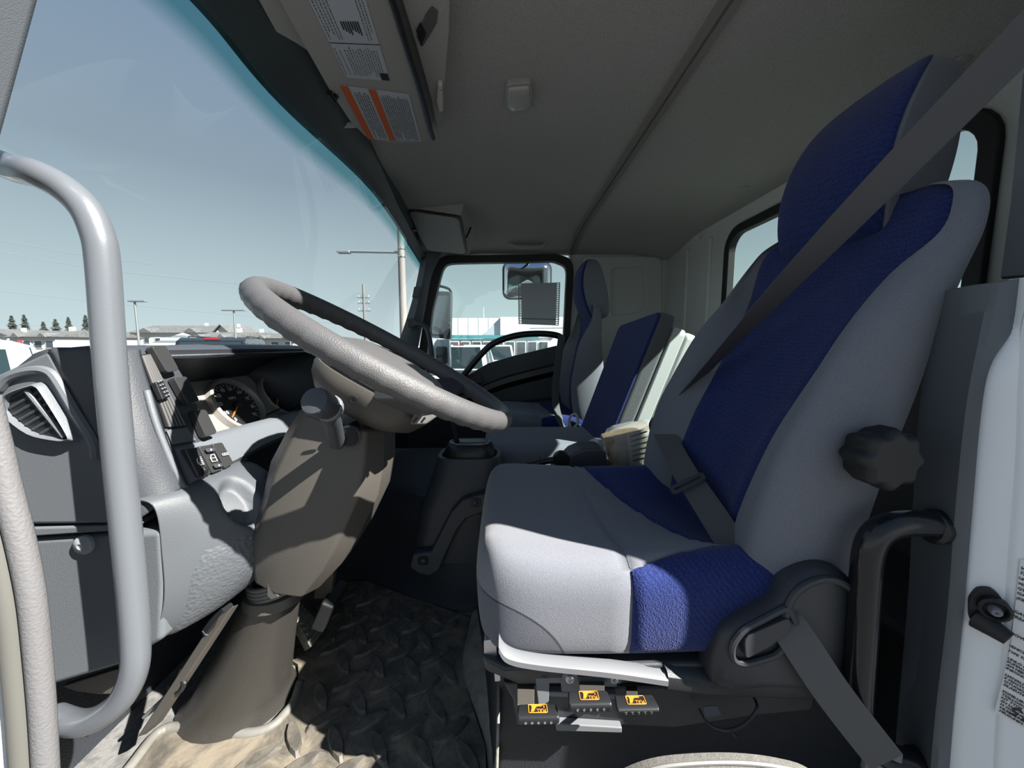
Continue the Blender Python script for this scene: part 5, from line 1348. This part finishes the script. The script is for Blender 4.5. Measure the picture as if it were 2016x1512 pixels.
# silver grab bar at the door opening
gb = thing('door_grab_bar', P(105, 1440, y=.44), 'thick silver grey grab bar bent at both ends beside the open door', 'grab bar')
pts = PP([(-60, 300), (0, 322), (70, 342), (125, 370), (168, 410), (192, 460), (203, 520), (216, 700), (236, 920), (256, 1120), (266, 1250), (264, 1320), (240, 1375), (195, 1412), (140, 1432), (60, 1446)], y=.474)
pts[0].y = .50; pts[1].y = .49; pts[-1].y = .50; pts[-2].y = .48
mk('bar', G().tube(catmull(pts, 6), .0158, 20), M_bar, gb, smooth=180)
mk('lower_flange', G().lathe([(.026, 0), (.026, .006), (.018, .012)], P(70, 1444, y=.46), (1, 0, 0), 16), M_bar, gb)
# A-pillar of the driver's side (beside the frame edge), jamb and weatherstrip
g = G().loft([[V((-.46, .38, .56)), V((-.40, .38, .56)), V((-.40, .44, .56)), V((-.46, .44, .56))], [V((-.66, .38, .1)), V((-.58, .38, .1)), V((-.58, .43, .1)), V((-.66, .43, .1))], [V((-.74, .38, -.15)), V((-.66, .38, -.15)), V((-.66, .43, -.15)), V((-.74, .43, -.15))]])
mk('trim_12', g, M_pil, bevel=.01, kind='structure')
ed = PP([(-30, 780), (-5, 880), (14, 960), (40, 1060), (62, 1170), (74, 1280), (84, 1400), (92, 1540)], y=.40)
ed = catmull(ed, 6)
mk('trim_13', G().tube(ed, .011, 12), mat('pale_weatherstrip', (.15, .15, .155), .55, bump=.4, bscale=300), smooth=180, kind='structure')
ed2 = [p+V((-.019, -.006, -.004)) for p in ed]
mk('trim_14', G().tube(ed2, .0105, 12), mat('grey_seal_lip', (.12, .12, .108), .6), smooth=180, kind='structure')
jm = [p+V((-.026, -.004, 0)) for p in ed]; jl = [V((-.9, p.y-.004, p.z)) for p in ed]
rows = [[a, b] for a, b in zip(jm, jl)]
mk('trim_15', G().grid(rows), M_white, smooth=60, solid=.01, kind='structure')

# ================================================================ pillar: door switch, decal
ds = thing('door_light_switch', P(1945, 1210, y=.418), 'black rubber door switch on the white door jamb with its plunger showing', 'switch')
pl_ = JJ([(1920, 1152), (1948, 1152), (1966, 1168), (1976, 1190), (1974, 1204), (1966, 1206), (1966, 1226), (1958, 1240), (1938, 1242), (1914, 1228), (1904, 1208), (1904, 1172)])
mk('rubber_base', G().prism(rpoly(pl_, .004, 2), JPL[1]*.010), M_rubber, ds, bevel=.003)
mk('socket_rim', G().lathe([(.0135, 0), (.0135, .010), (.0105, .012), (.009, .010), (.009, .004), (0, .004)], J(1950, 1186, .008), JPL[1], 20), M_rubber, ds)
mk('plunger', G().lathe([(.0055, 0), (.0055, .012), (.004, .0145), (.0015, .0145), (.001, .013), (0, .013)], J(1949, 1186, .010), JPL[1], 14), M_metalp, ds)
mk('rubber_tip', G().tube([J(1924, 1212, .006), J(1950, 1225, .015), J(1974, 1238, .020)], [.014, .0105, .0085], 14), M_rubber, ds)
mk('jamb_plug', G().lathe([(.007, 0), (.006, .002), (0, .003)], J(2012, 1024, .001), JPL[1], 14), M_metalp, ds)
dc = thing('certification_decal', P(2000, 1300, y=.403), 'white printed certification decal on the white door jamb', 'decal')
q = JJ([(2004, 1096), (2090, 1110), (2070, 1460), (2010, 1424), (1954, 1394), (1985, 1270)])
mk('sheet', G().prism([p+JPL[1]*.006 for p in q], JPL[1]*.0008), mat('decal_white', (.74, .75, .76), .4), dc, smooth=0)
R_ = V((.75, -.66, -.34)); U_ = V((.2, -.1, .95))
for (px, py, s, sz) in ((2003, 1108, 'VEHICLE MANUFACTURED BY', .0048), (2001, 1117, 'THIS VEHICLE CONFORMS', .0048), (1999, 1127, 'UNITED STATES FEDERAL', .0042), (1998, 1137, 'VEHICLE SAFETY', .0040), (1997, 1147, 'GVWR', .0048), (1996, 1156, 'GAWR WITH TIRES', .0046), (1995, 1166, '(FRONT)', .0046), (1990, 1192, 'GAWR WITH', .0048), (1988, 1201, '(REAR)', .0048), (1983, 1234, 'DOWN/', .0046), (1980, 1258, 'VEHICLE ID NO.', .0040), (1978, 1268, 'TYPE TRUCK', .0040)):
    text('lettering', s, sz, J(px, py+6, .0075), R_, U_, M_inkb, dc, kind='stuff')
rnd = random.Random(5)
for k in range(17):
    s = k/16; px, py = lerp(1978, 1962, s), lerp(1284, 1386, s)
    if k in (4, 9): continue
    w_ = ''.join(rnd.choice('AEIMNORSTUHL ') for _ in range(22))
    text('lettering', w_, .0040, J(px, py+5, .0075), R_, U_, M_inkb, dc, kind='stuff')
text('lettering', '15', .016, J(2030, 1404, .0075), -R_, -U_, M_inkb, dc, bold=True)

# ================================================================ floor mat and its treads
fm_ = thing('floor_mat', (-.3, .8, FZ), 'muddy rubber floor mat with raised bar treads in front of the driver seat', 'mat')
me_ = [P(a, b, z=FZ) for a, b in ((240, 1540), (262, 1512), (300, 1462), (322, 1445), (345, 1440), (422, 1448), (492, 1452), (535, 1438), (562, 1412), (580, 1388))]
c = V((bc1.x, bc1.y, FZ)) if 'bc1' in globals() else V((-.497, .70, FZ))
around = [c+V((.118*cos(a), .108*sin(a), 0)) for a in [radians(t_) for t_ in (15, 45, 75, 100)]]
far = [V((-.56, .86, FZ)), V((-.60, 1.10, FZ)), V((-.45, 1.125, FZ)), V((-.30, 1.05, FZ)), V((-.14, .975, FZ)), V((-.098, .95, FZ)), V((-.102, .80, FZ)), V((-.080, .73, FZ)), V((-.037, .62, FZ)), V((-.024, .44, FZ)), V((-.66, .44, FZ))]
outline = me_[1:]+around+far
mk('mat_sheet', G().prism([p+V((0, 0, .001)) for p in outline], (0, 0, .008)), M_mat, fm_, smooth=0)
lipp = catmull([p+V((0, 0, .008)) for p in me_]+[q+V((0, 0, .008)) for q in around[:1]], 5)
mk('raised_lip', G().tube(lipp, .0095, 10), mat('mat_lip', (.17, .165, .15), .6, noise=.2, nscale=40), fm_, smooth=180)
def inside(p, poly):
    r = False; n_ = len(poly)
    for i in range(n_):
        a, b = poly[i], poly[i-1]
        if (a.y > p.y) != (b.y > p.y) and p.x < (b.x-a.x)*(p.y-a.y)/(b.y-a.y)+a.x: r = not r
    return r
def tread(c, ang):
    u = V((cos(ang), sin(ang), 0)); v = V((-sin(ang), cos(ang), 0)); L_, W_ = .041, .0125
    base = [c+u*L_*t_+v*W_*s*(1-abs(t_)**2.2*.75) for t_, s in ((-1, -1), (-.5, -1), (0, -1), (.5, -1), (1, -1), (1, 1), (.5, 1), (0, 1), (-.5, 1), (-1, 1))]
    top_ = [c+(p-c)*.82+V((0, 0, .0075)) for p in base]
    return G().loft([base, top_])
M_tread = mat('worn_tread_rubber', (.13, .118, .098), .6, col2=(.075, .07, .06), nscale=40, bump=.3, bscale=200)
proto = None; ta = radians(38)
g1 = tread(V((0, 0, 0)), 0)
for i in range(-14, 16):
    for j in range(-14, 16):
        u = V((cos(ta), sin(ta), 0)); v = V((-sin(ta), cos(ta), 0))
        p = V((-.3, .8, FZ+.009))+u*(i*.060)+v*(j*.060)
        ang = ta if (i+j) % 2 else ta+pi/2
        if not inside(p, outline) or p.y < .58 or (p-V((c.x, c.y, p.z))).length < .165: continue
        ok = all(inside(p+V((.045*cos(ang)*s, .045*sin(ang)*s, 0)), outline) for s in (-1, 1))
        if not ok: continue
        if proto is None:
            proto = mk('tread', tread(p, ang), M_tread, fm_, smooth=0)
        else: mk('tread', tread(p, ang), M_tread, fm_, smooth=0)
# accelerator pedal
ap = thing('accelerator_pedal', P(600, 1260, y=.80), 'pale worn accelerator pedal standing behind the conical boot', 'pedal')
q = [P(585, 1178, y=.88), P(640, 1240, y=.86), P(612, 1275, y=.80), P(572, 1200, y=.82)]
mk('pad', G().prism(q, (-.02, .01, -.02)), mat('worn_pedal_rubber', (.30, .29, .25), .6, noise=.4, nscale=90), ap, bevel=.003)
for k in range(6):
    s = (k+1)/7; a, b = q[0].lerp(q[1], s), q[3].lerp(q[2], s); mk('grip_rib', G().tube([a.lerp(b, .12)+V((.002, -.001, .002)), a.lerp(b, .88)+V((.002, -.001, .002))], .0028, 6), MATS['worn_pedal_rubber'], ap)
mk('pedal_arm', G().tube([P(600, 1250, y=.83), P(596, 1270, y=.83)+V((-.03, .05, -.02))], .008, 8), M_black, ap)
bp_ = thing('brake_pedal', P(660, 1000, y=.92), 'dark brake pedal hanging in the shade beside the column', 'pedal')
mk('pedal_arm', G().loft([[V((-.40, .80, -.34)), V((-.36, .80, -.34)), V((-.36, .82, -.34)), V((-.40, .82, -.34))], [V((-.44, .80, -.58)), V((-.40, .80, -.58)), V((-.40, .82, -.58)), V((-.44, .82, -.58))]]), M_shroud, bp_, bevel=.004)
mk('pad', G().box((-.405, .81, -.60), (.03, .09, .07), Matrix.Rotation(radians(25), 3, 'Y')), M_rubber, bp_, bevel=.006)
# entry step cover at the bottom of the opening
st = thing('entry_step', (.25, .40, -.52), 'pale ribbed step cover curving along the bottom of the door opening', 'step')
a = catmull(PP([(1180, 1560), (1215, 1520), (1280, 1493), (1360, 1483), (1450, 1482), (1530, 1492), (1590, 1512), (1630, 1560)], y=.40), 5)
mk('cover', G().loft([[p, p+V((0, -.03, -.004)), p+V((0, -.05, -.03)), p+V((0, -.05, -.12)), p+V((0, .0, -.12))] for p in a]), mat('pale_step_plastic', (.13, .125, .113), .7, noise=.2, nscale=200, bump=.4, bscale=500), st, smooth=50)
for k in range(3):
    mk('step_rib', G().tube([p+V((0, -.012-.010*k, .001-.0022*k)) for p in a[6:-6]], .0025, 6), mat('rib_pale', (.22, .215, .21), .5), st)

# ================================================================ passenger door
YD = 2.32
d1 = thing('door_1', (0, YD, -.70), None, None, kind='structure')
inn = PP([(836, 735), (851, 610), (872, 526), (884, 518), (1090, 514), (1112, 522), (1116, 534), (1106, 735)], y=YD)
rr_ = [.0, .02, .06, .05, .02, .05, .03, .0]
cenw = sum(inn, V((0, 0, 0)))/len(inn)
out = PP([(818, 735), (838, 600), (856, 518), (872, 503), (1096, 500), (1124, 508), (1130, 530), (1118, 735)], y=YD)
g = frame_ring(rpoly(out, rr_, 5), rpoly(inn, rr_, 5), (0, .05, 0)); mk('window_seal', g, M_rubber, d1, bevel=.006, seg=2)
sash = PP([(800, 760), (905, 748), (960, 716), (1010, 701), (1095, 681), (1136, 676)], y=YD)
lower = sash+[V((sash[-1].x+.02, YD, -.74)), V((-.62, YD, -.74)), V((-.62, YD, sash[0].z))]
g = G().prism(lower, (0, .06, 0)); mk('door_card', g, M_plast_d, d1, bevel=.01)
mk('pane', G().prism([p+V((0, .035, 0)) for p in rpoly(inn, rr_, 5)], (0, .004, 0)), glass('door_glass', (.88, .95, .95)), d1, smooth=0)
arch = catmull(PP([(896, 760), (916, 735), (945, 700), (972, 676), (1010, 662), (1050, 657), (1090, 659), (1108, 668), (1116, 690)], y=YD-.06), 6)
mk('pull_handle', G().tube(arch, .024, 12, sq=.8), M_black, d1, smooth=180)
mk('armrest', G().loft([[p+V((0, -.005, .02)), p+V((0, -.07, .012)), p+V((0, -.075, -.02)), p+V((0, -.005, -.06))] for p in catmull(PP([(860, 800), (930, 772), (1000, 745), (1120, 715)], y=YD), 5)]), M_black, d1, smooth=50)
mk('pocket_line', G().tube(catmull(PP([(870, 830), (960, 800), (1120, 780)], y=YD-.004), 5), .006, 8), M_black, d1)
sw_ = mk('switch_plate', G().prism(PP([(918, 748), (946, 738), (950, 752), (922, 764)], y=YD-.078), (0, .01, 0)), M_black, d1, bevel=.003)
mk('window_switch', G().box(P(933, 750, y=YD-.082), (.03, .012, .016)), M_plast_d, sw_, bevel=.003)
# perforated film hung on that window
fs_ = thing('perforated_film_sheet', P(1060, 640, y=YD+.02), 'grey square sheet with white perforated edges stuck on the far door window', 'sheet')
q = PP([(1020, 558), (1103, 556), (1100, 641), (1021, 638)], y=YD+.028)
us_ = [0, .025, .075, .925, .975, 1]; NR = 47; g = G()
for r_ in range(NR+1):
    for u_ in us_: g.v.append(q[0].lerp(q[1], u_).lerp(q[3].lerp(q[2], u_), r_/NR)+V((0, .001*sin(u_*9+r_*.2), 0)))
for r_ in range(NR):
    for c_ in range(5):
        if c_ in (1, 3) and r_ % 2: continue          # the punched holes along both edges
        i_ = r_*6+c_; g.f.append((i_, i_+1, i_+7, i_+6))
mk('sheet', g, film(mat('grey_film', (.62, .62, .62), .6)), fs_, smooth=0, solid=.0012)
fold = [P(1020, 627, y=YD+.026), P(1101, 629, y=YD+.026)]; mk('fold_line', G().tube(fold, .002, 6), M_plast_d, fs_)
# look-down mirror outside that window
lm = thing('look_down_mirror', P(1040, 590, y=2.60), 'rounded convex look-down mirror hanging outside the far door window', 'mirror')
mc = P(1038, 552, y=2.58); hw_, hh_ = .165, .125
def mr(sc, dy): return [mc+V((a*sc, dy, b*sc)) for a, b in rrect(2*hw_, 2*hh_, .05, 6)]
mk('housing', G().loft([mr(1.0, 0), mr(1.03, .012), mr(1.0, .04), mr(.7, .085), mr(.2, .10)]), M_plast_d, lm, smooth=50)
mk('mirror_glass', G().loft([mr(.97, .004), mr(.94, -.010), mr(.75, -.030), mr(.45, -.044), mr(.05, -.050)]), M_chrome, lm, smooth=180)
mk('stem', G().tube([mc+V((0, .03, hh_)), P(1040, 505, y=2.56), V((.12, 2.41, .665))], .012, 8), M_black, lm)
# wing mirror outside, on its bent arm
wm = thing('wing_mirror', P(866, 720, y=2.85), 'tall dark two-piece wing mirror on a looped arm outside the far door', 'mirror')
def slabY(pts, y, d, m, nm, par, bev=.01, r=.02): return mk(nm, G().prism(rpoly(PP(pts, y=y), r, 3), (0, d, 0)), m, par, bevel=bev, seg=2)
slabY([(845, 572), (888, 574), (886, 668), (845, 664)], 2.82, .10, M_plast_d, 'upper_housing', wm)
slabY([(850, 582), (884, 582), (883, 660), (850, 658)], 2.815, .004, mat('grey_mirror_glass', (.22, .23, .25), .12, metal=.8), 'upper_glass', wm, .001)  # upper glass is darker grey than the lower chrome one
slabY([(848, 668), (884, 668), (886, 724), (850, 728)], 2.82, .09, M_white, 'lower_housing', wm)
slabY([(857, 682), (881, 682), (882, 716), (859, 718)], 2.815, .004, M_chrome, 'lower_glass', wm, .001)
mk('arm', G().tube(catmull([P(846, 700, y=2.39), P(842, 700, y=2.70), P(842, 640, y=2.86)]+PP([(838, 560), (860, 562), (884, 569), (888, 580)], y=2.86), 5), .010, 8), M_black, wm)
mk('mount', G().tube(PP([(836, 560), (838, 660), (842, 760)], y=2.86), .016, 8), M_black, wm)
# passenger grab handle on the A-pillar
ph = thing('pillar_grab_handle', P(850, 700, y=2.15), 'dark curved grab handle bracketed to the far windshield pillar', 'handle')
mk('bracket', G().prism(rpoly(PP([(800, 628), (818, 627), (824, 634), (822, 646), (802, 644)], y=2.16), .008, 3), (0, .03, 0)), M_black, ph, bevel=.004)
mk('grip', G().tube(catmull(PP([(815, 638), (832, 640), (842, 652), (848, 680), (852, 715), (853, 735)], y=2.14), 5), [.014]*26, 10), M_plast_d, ph, smooth=180)

# ================================================================ overhead: visor, labels, lamp, storage box
VPl = (V((-.30, .8, .515)), V((.30, 0, -1)).normalized())
def Vz(px, py, lift=0): return P(px, py, pl=VPl)+VPl[1]*lift
vs = thing('sun_visor', Vz(720, 120), 'long grey sun visor folded up with printed warning labels', 'sun visor')
vo_ = [Vz(a, b) for a, b in ((520, -60), (560, 20), (650, 180), (690, 240), (722, 272), (770, 283), (838, 280), (850, 262), (800, 90), (758, -60))]
mk('visor_panel', G().prism(rpoly(vo_, .012, 3), -VPl[1]*.02), M_visor, vs, bevel=.006, seg=3)
lb1 = [Vz(a, b, .001) for a, b in ((590, -40), (704, -40), (720, 0), (768, 158), (682, 151), (608, 0))]
l1 = mk('white_label', G().prism(lb1, VPl[1]*.0006), mat('label_white', (.52, .56, .60), .45), vs, smooth=0, label='white printed label')
lb2 = [Vz(a, b, .001) for a, b in ((668, 166), (804, 184), (829, 277), (724, 272))]
l2 = mk('warning_label', G().prism(lb2, VPl[1]*.0006), MATS['label_white'], vs, smooth=0, label='white warning label with orange bars')
def Q(q, u, v): return (q[0].lerp(q[1], u)).lerp(q[3].lerp(q[2], u), v)+VPl[1]*.0012
def bar(q, u0, u1, v0, v1, m, nm, par, kind=None, lift=.0003):
    return mk(nm, G().prism([Q(q, u0, v0), Q(q, u1, v0), Q(q, u1, v1), Q(q, u0, v1)], VPl[1]*lift), m, par, smooth=0, kind=kind)
for u0, u1 in ((0.0, .11), (.385, .50)): bar(lb2, u0, u1, 0, 1, mat('label_orange', (.62, .13, .035), .5), 'orange_bar', l2)
rnd = random.Random(11)
def lines(q, us, v0, v1, par, dens=1.0, wd=.018):
    g = G()
    for u in us:
        v = v0+rnd.random()*.06; vend = v1*(1-rnd.random()*.25*(rnd.random() < .4))
        while v < vend:
            l_ = rnd.uniform(.01, .035); a = [Q(q, u, v), Q(q, u+wd, v), Q(q, u+wd, min(v+l_, vend)), Q(q, u, min(v+l_, vend))]; g.add(a, [(0, 1, 2, 3)]); v += l_+rnd.uniform(.008, .014)
    mk('small_print', g, mat('print_grey', (.10, .105, .11), .6), par, smooth=0, kind='stuff')
lines(lb2, [.15+.036*i for i in range(6)]+[.53+.034*i for i in range(13)], .06, .97, l2)
q1 = [Vz(608, 0, .001), Vz(720, 0, .001), Vz(768, 158, .001), Vz(682, 151, .001)]
lines(q1, [.04+.06*i for i in range(5)]+[.80, .86, .92], -.2, .44, l1)
lines(q1, [.03, .12]+[.22+.055*i for i in range(13)], .52, .95, l1)
bar(q1, 0, 1, .475, .483, M_inkb, 'rule_line', l1)
bar(q1, .80, .99, .88, .99, M_inkb, 'black_box', l1)
g = G()
for i in range(8):
    u = .38+.045*i; h_ = .10+.02*((i*5) % 4); a = [Q(q1, u, .21), Q(q1, u+.028, .21), Q(q1, u+.028, .21+h_), Q(q1, u, .21+h_)]; g.add(a, [(0, 1, 2, 3)])
mk('bar_graph', g, M_inkb, l1, smooth=0, kind='stuff')
mk('visor_edge', G().tube(catmull([Vz(a, b, .003) for a, b in ((748, -60), (772, 0), (800, 90), (828, 180), (846, 250), (852, 270))], 4), .006, 8), M_black, vs)
mk('visor_hinge', G().tube([Vz(647, 178, .004), Vz(656, 190, .006), Vz(662, 186, .0)], .006, 8), M_black, vs)
# moulded tray edge outboard of the visor
HP = (V((-.38, .8, .505)), V((.15, 0, -1)).normalized())
pts = [P(a, b, pl=HP) for a, b in ((480, -60), (510, 0), (560, 90), (605, 165), (640, 225), (660, 250), (700, 252))]
mk('trim_16', G().loft([[p, p+V((.03, 0, .01)), p+V((.04, 0, .04)), p+V((-.005, 0, .03))] for p in catmull(pts, 4)]), M_visor, smooth=50, kind='structure')
# overhead switch panel beside the visor, with a pocket
HC = (V((0, 0, .575)), V((0, 0, 1)))
oc = thing('ceiling_moulding', P(860, 120, z=.575), 'grey overhead moulding with a dark pocket beside the sun visor', 'panel')
p_ = [P(a, b, z=.575) for a, b in ((776, -60), (792, 0), (820, 90), (848, 190), (862, 262), (868, 262), (874, 180), (884, 60), (886, -60))]
mk('moulding', G().prism(rpoly(p_, .004, 2), (0, 0, .05)), M_head, oc, bevel=.006)
mk('pocket', G().prism([P(a, b, z=.5735) for a, b in ((838, 28), (850, 12), (862, 22), (860, 44), (848, 66), (832, 92), (820, 72))], (0, 0, -.0006)), mat('pocket_grey', (.11, .11, .105), .7), oc, smooth=0)
mk('pocket_hole', G().prism([P(a, b, z=.5725) for a, b in ((828, 43), (839, 66), (829, 92), (819, 60))], (0, 0, -.0006)), M_black, oc, smooth=0)
vc = thing('visor_clip', P(866, 195, z=.565), 'small ivory sun visor clip on the headliner', 'clip')
mk('clip_base', G().prism([P(a, b, z=.565) for a, b in ((862, 168), (871, 168), (873, 220), (864, 222), (859, 200))], (0, 0, .03)), M_ivory, vc, bevel=.003)
mk('clip_screw', G().lathe([(.004, 0), (.003, .001), (0, .001)], P(867, 176, z=.5645), (0, 0, -1), 10), M_metal, vc)
# dome lamp
dl_ = thing('dome_lamp', P(1021, 186, z=.60), 'small square ceiling lamp with a clear ribbed lens', 'lamp')
cz = ceil_z(.04, .95)
q = [P(a, b, z=cz-.004) for a, b in ((996, 160), (1046, 156), (1049, 205), (1034, 214), (1004, 214), (993, 203))]
mk('lamp_base', G().prism(rpoly([V((p.x, p.y, cz-.012)) for p in q], .010, 3), (0, 0, .016)), M_visor, dl_, bevel=.004)
cq = sum(q, V((0, 0, 0)))/len(q)
lens = mk('lens', G().loft([[V((cq.x+(p.x-cq.x)*s, cq.y+(p.y-cq.y)*s, z)) for p in rpoly(q, .010, 3)] for s, z in ((.86, cz-.012), (.84, cz-.015), (.75, cz-.018), (.4, cz-.019))]), mat('frosted_lens', (.45, .45, .43), .25, bump=.5, bscale=120), dl_, smooth=50)
# storage box over the passenger
ob = thing('storage_box', P(860, 455, y=1.85), 'grey lidded storage box hung from the ceiling above the far door', 'storage box')
na = [P(796, 408, y=1.70), P(908, 424, y=1.70), P(922, 502, y=2.10), P(838, 494, y=2.10)]
nb = [P(765, 392, y=1.66), P(930, 380, y=1.66), P(940, 500, y=2.14), P(835, 500, y=2.14)]
shv = V((.03, .0, .12))
mk('shell', G().loft([[p+V((0, .012, .004)) for p in na], [p+V((0, .0, .0)) for p in na], [p+V((.0, .0, .09)) for p in nb]]), M_visor, ob, bevel=.010, seg=3)
nn = (na[1]-na[0]).cross(na[3]-na[0]).normalized(); nn = nn if nn.dot(na[0]) < 0 else -nn
cna = sum(na, V((0, 0, 0)))/4
fr_o = rpoly([cna+(p-cna)*.96+nn*.001 for p in na], .03, 4); fr_i = rpoly([cna+(p-cna)*.90+nn*.001 for p in na], .03, 4)
mk('lid_gap', frame_ring(fr_o, fr_i, nn*.002), M_black, ob)
mk('lid', G().prism(rpoly([cna+(p-cna)*.90 for p in na], .03, 4), nn*.008), M_visor, ob, bevel=.004)
mk('lid_latch', G().box(P(817, 447, y=1.80)+nn*.012, (.02, .02, .012)), M_black, ob, bevel=.002)
mk('side_slot', G().tube([P(918, 468, y=1.90), P(927, 448, y=1.86)], .005, 6), M_black, ob)
# assist grip
ag = thing('ceiling_grip', P(1040, 484, y=2.26), 'pale assist grip on the ceiling rail above the far door', 'grip')
mk('grip', G().tube(catmull(PP([(1004, 478), (1014, 485), (1040, 486), (1066, 485), (1074, 480)], y=2.20), 4), .014, 10), M_visor, ag, smooth=180)
for px in (1006, 1073): mk('end_cap', G().box(P(px, 476, y=2.22), (.03, .05, .05)), M_visor, ag, bevel=.01)
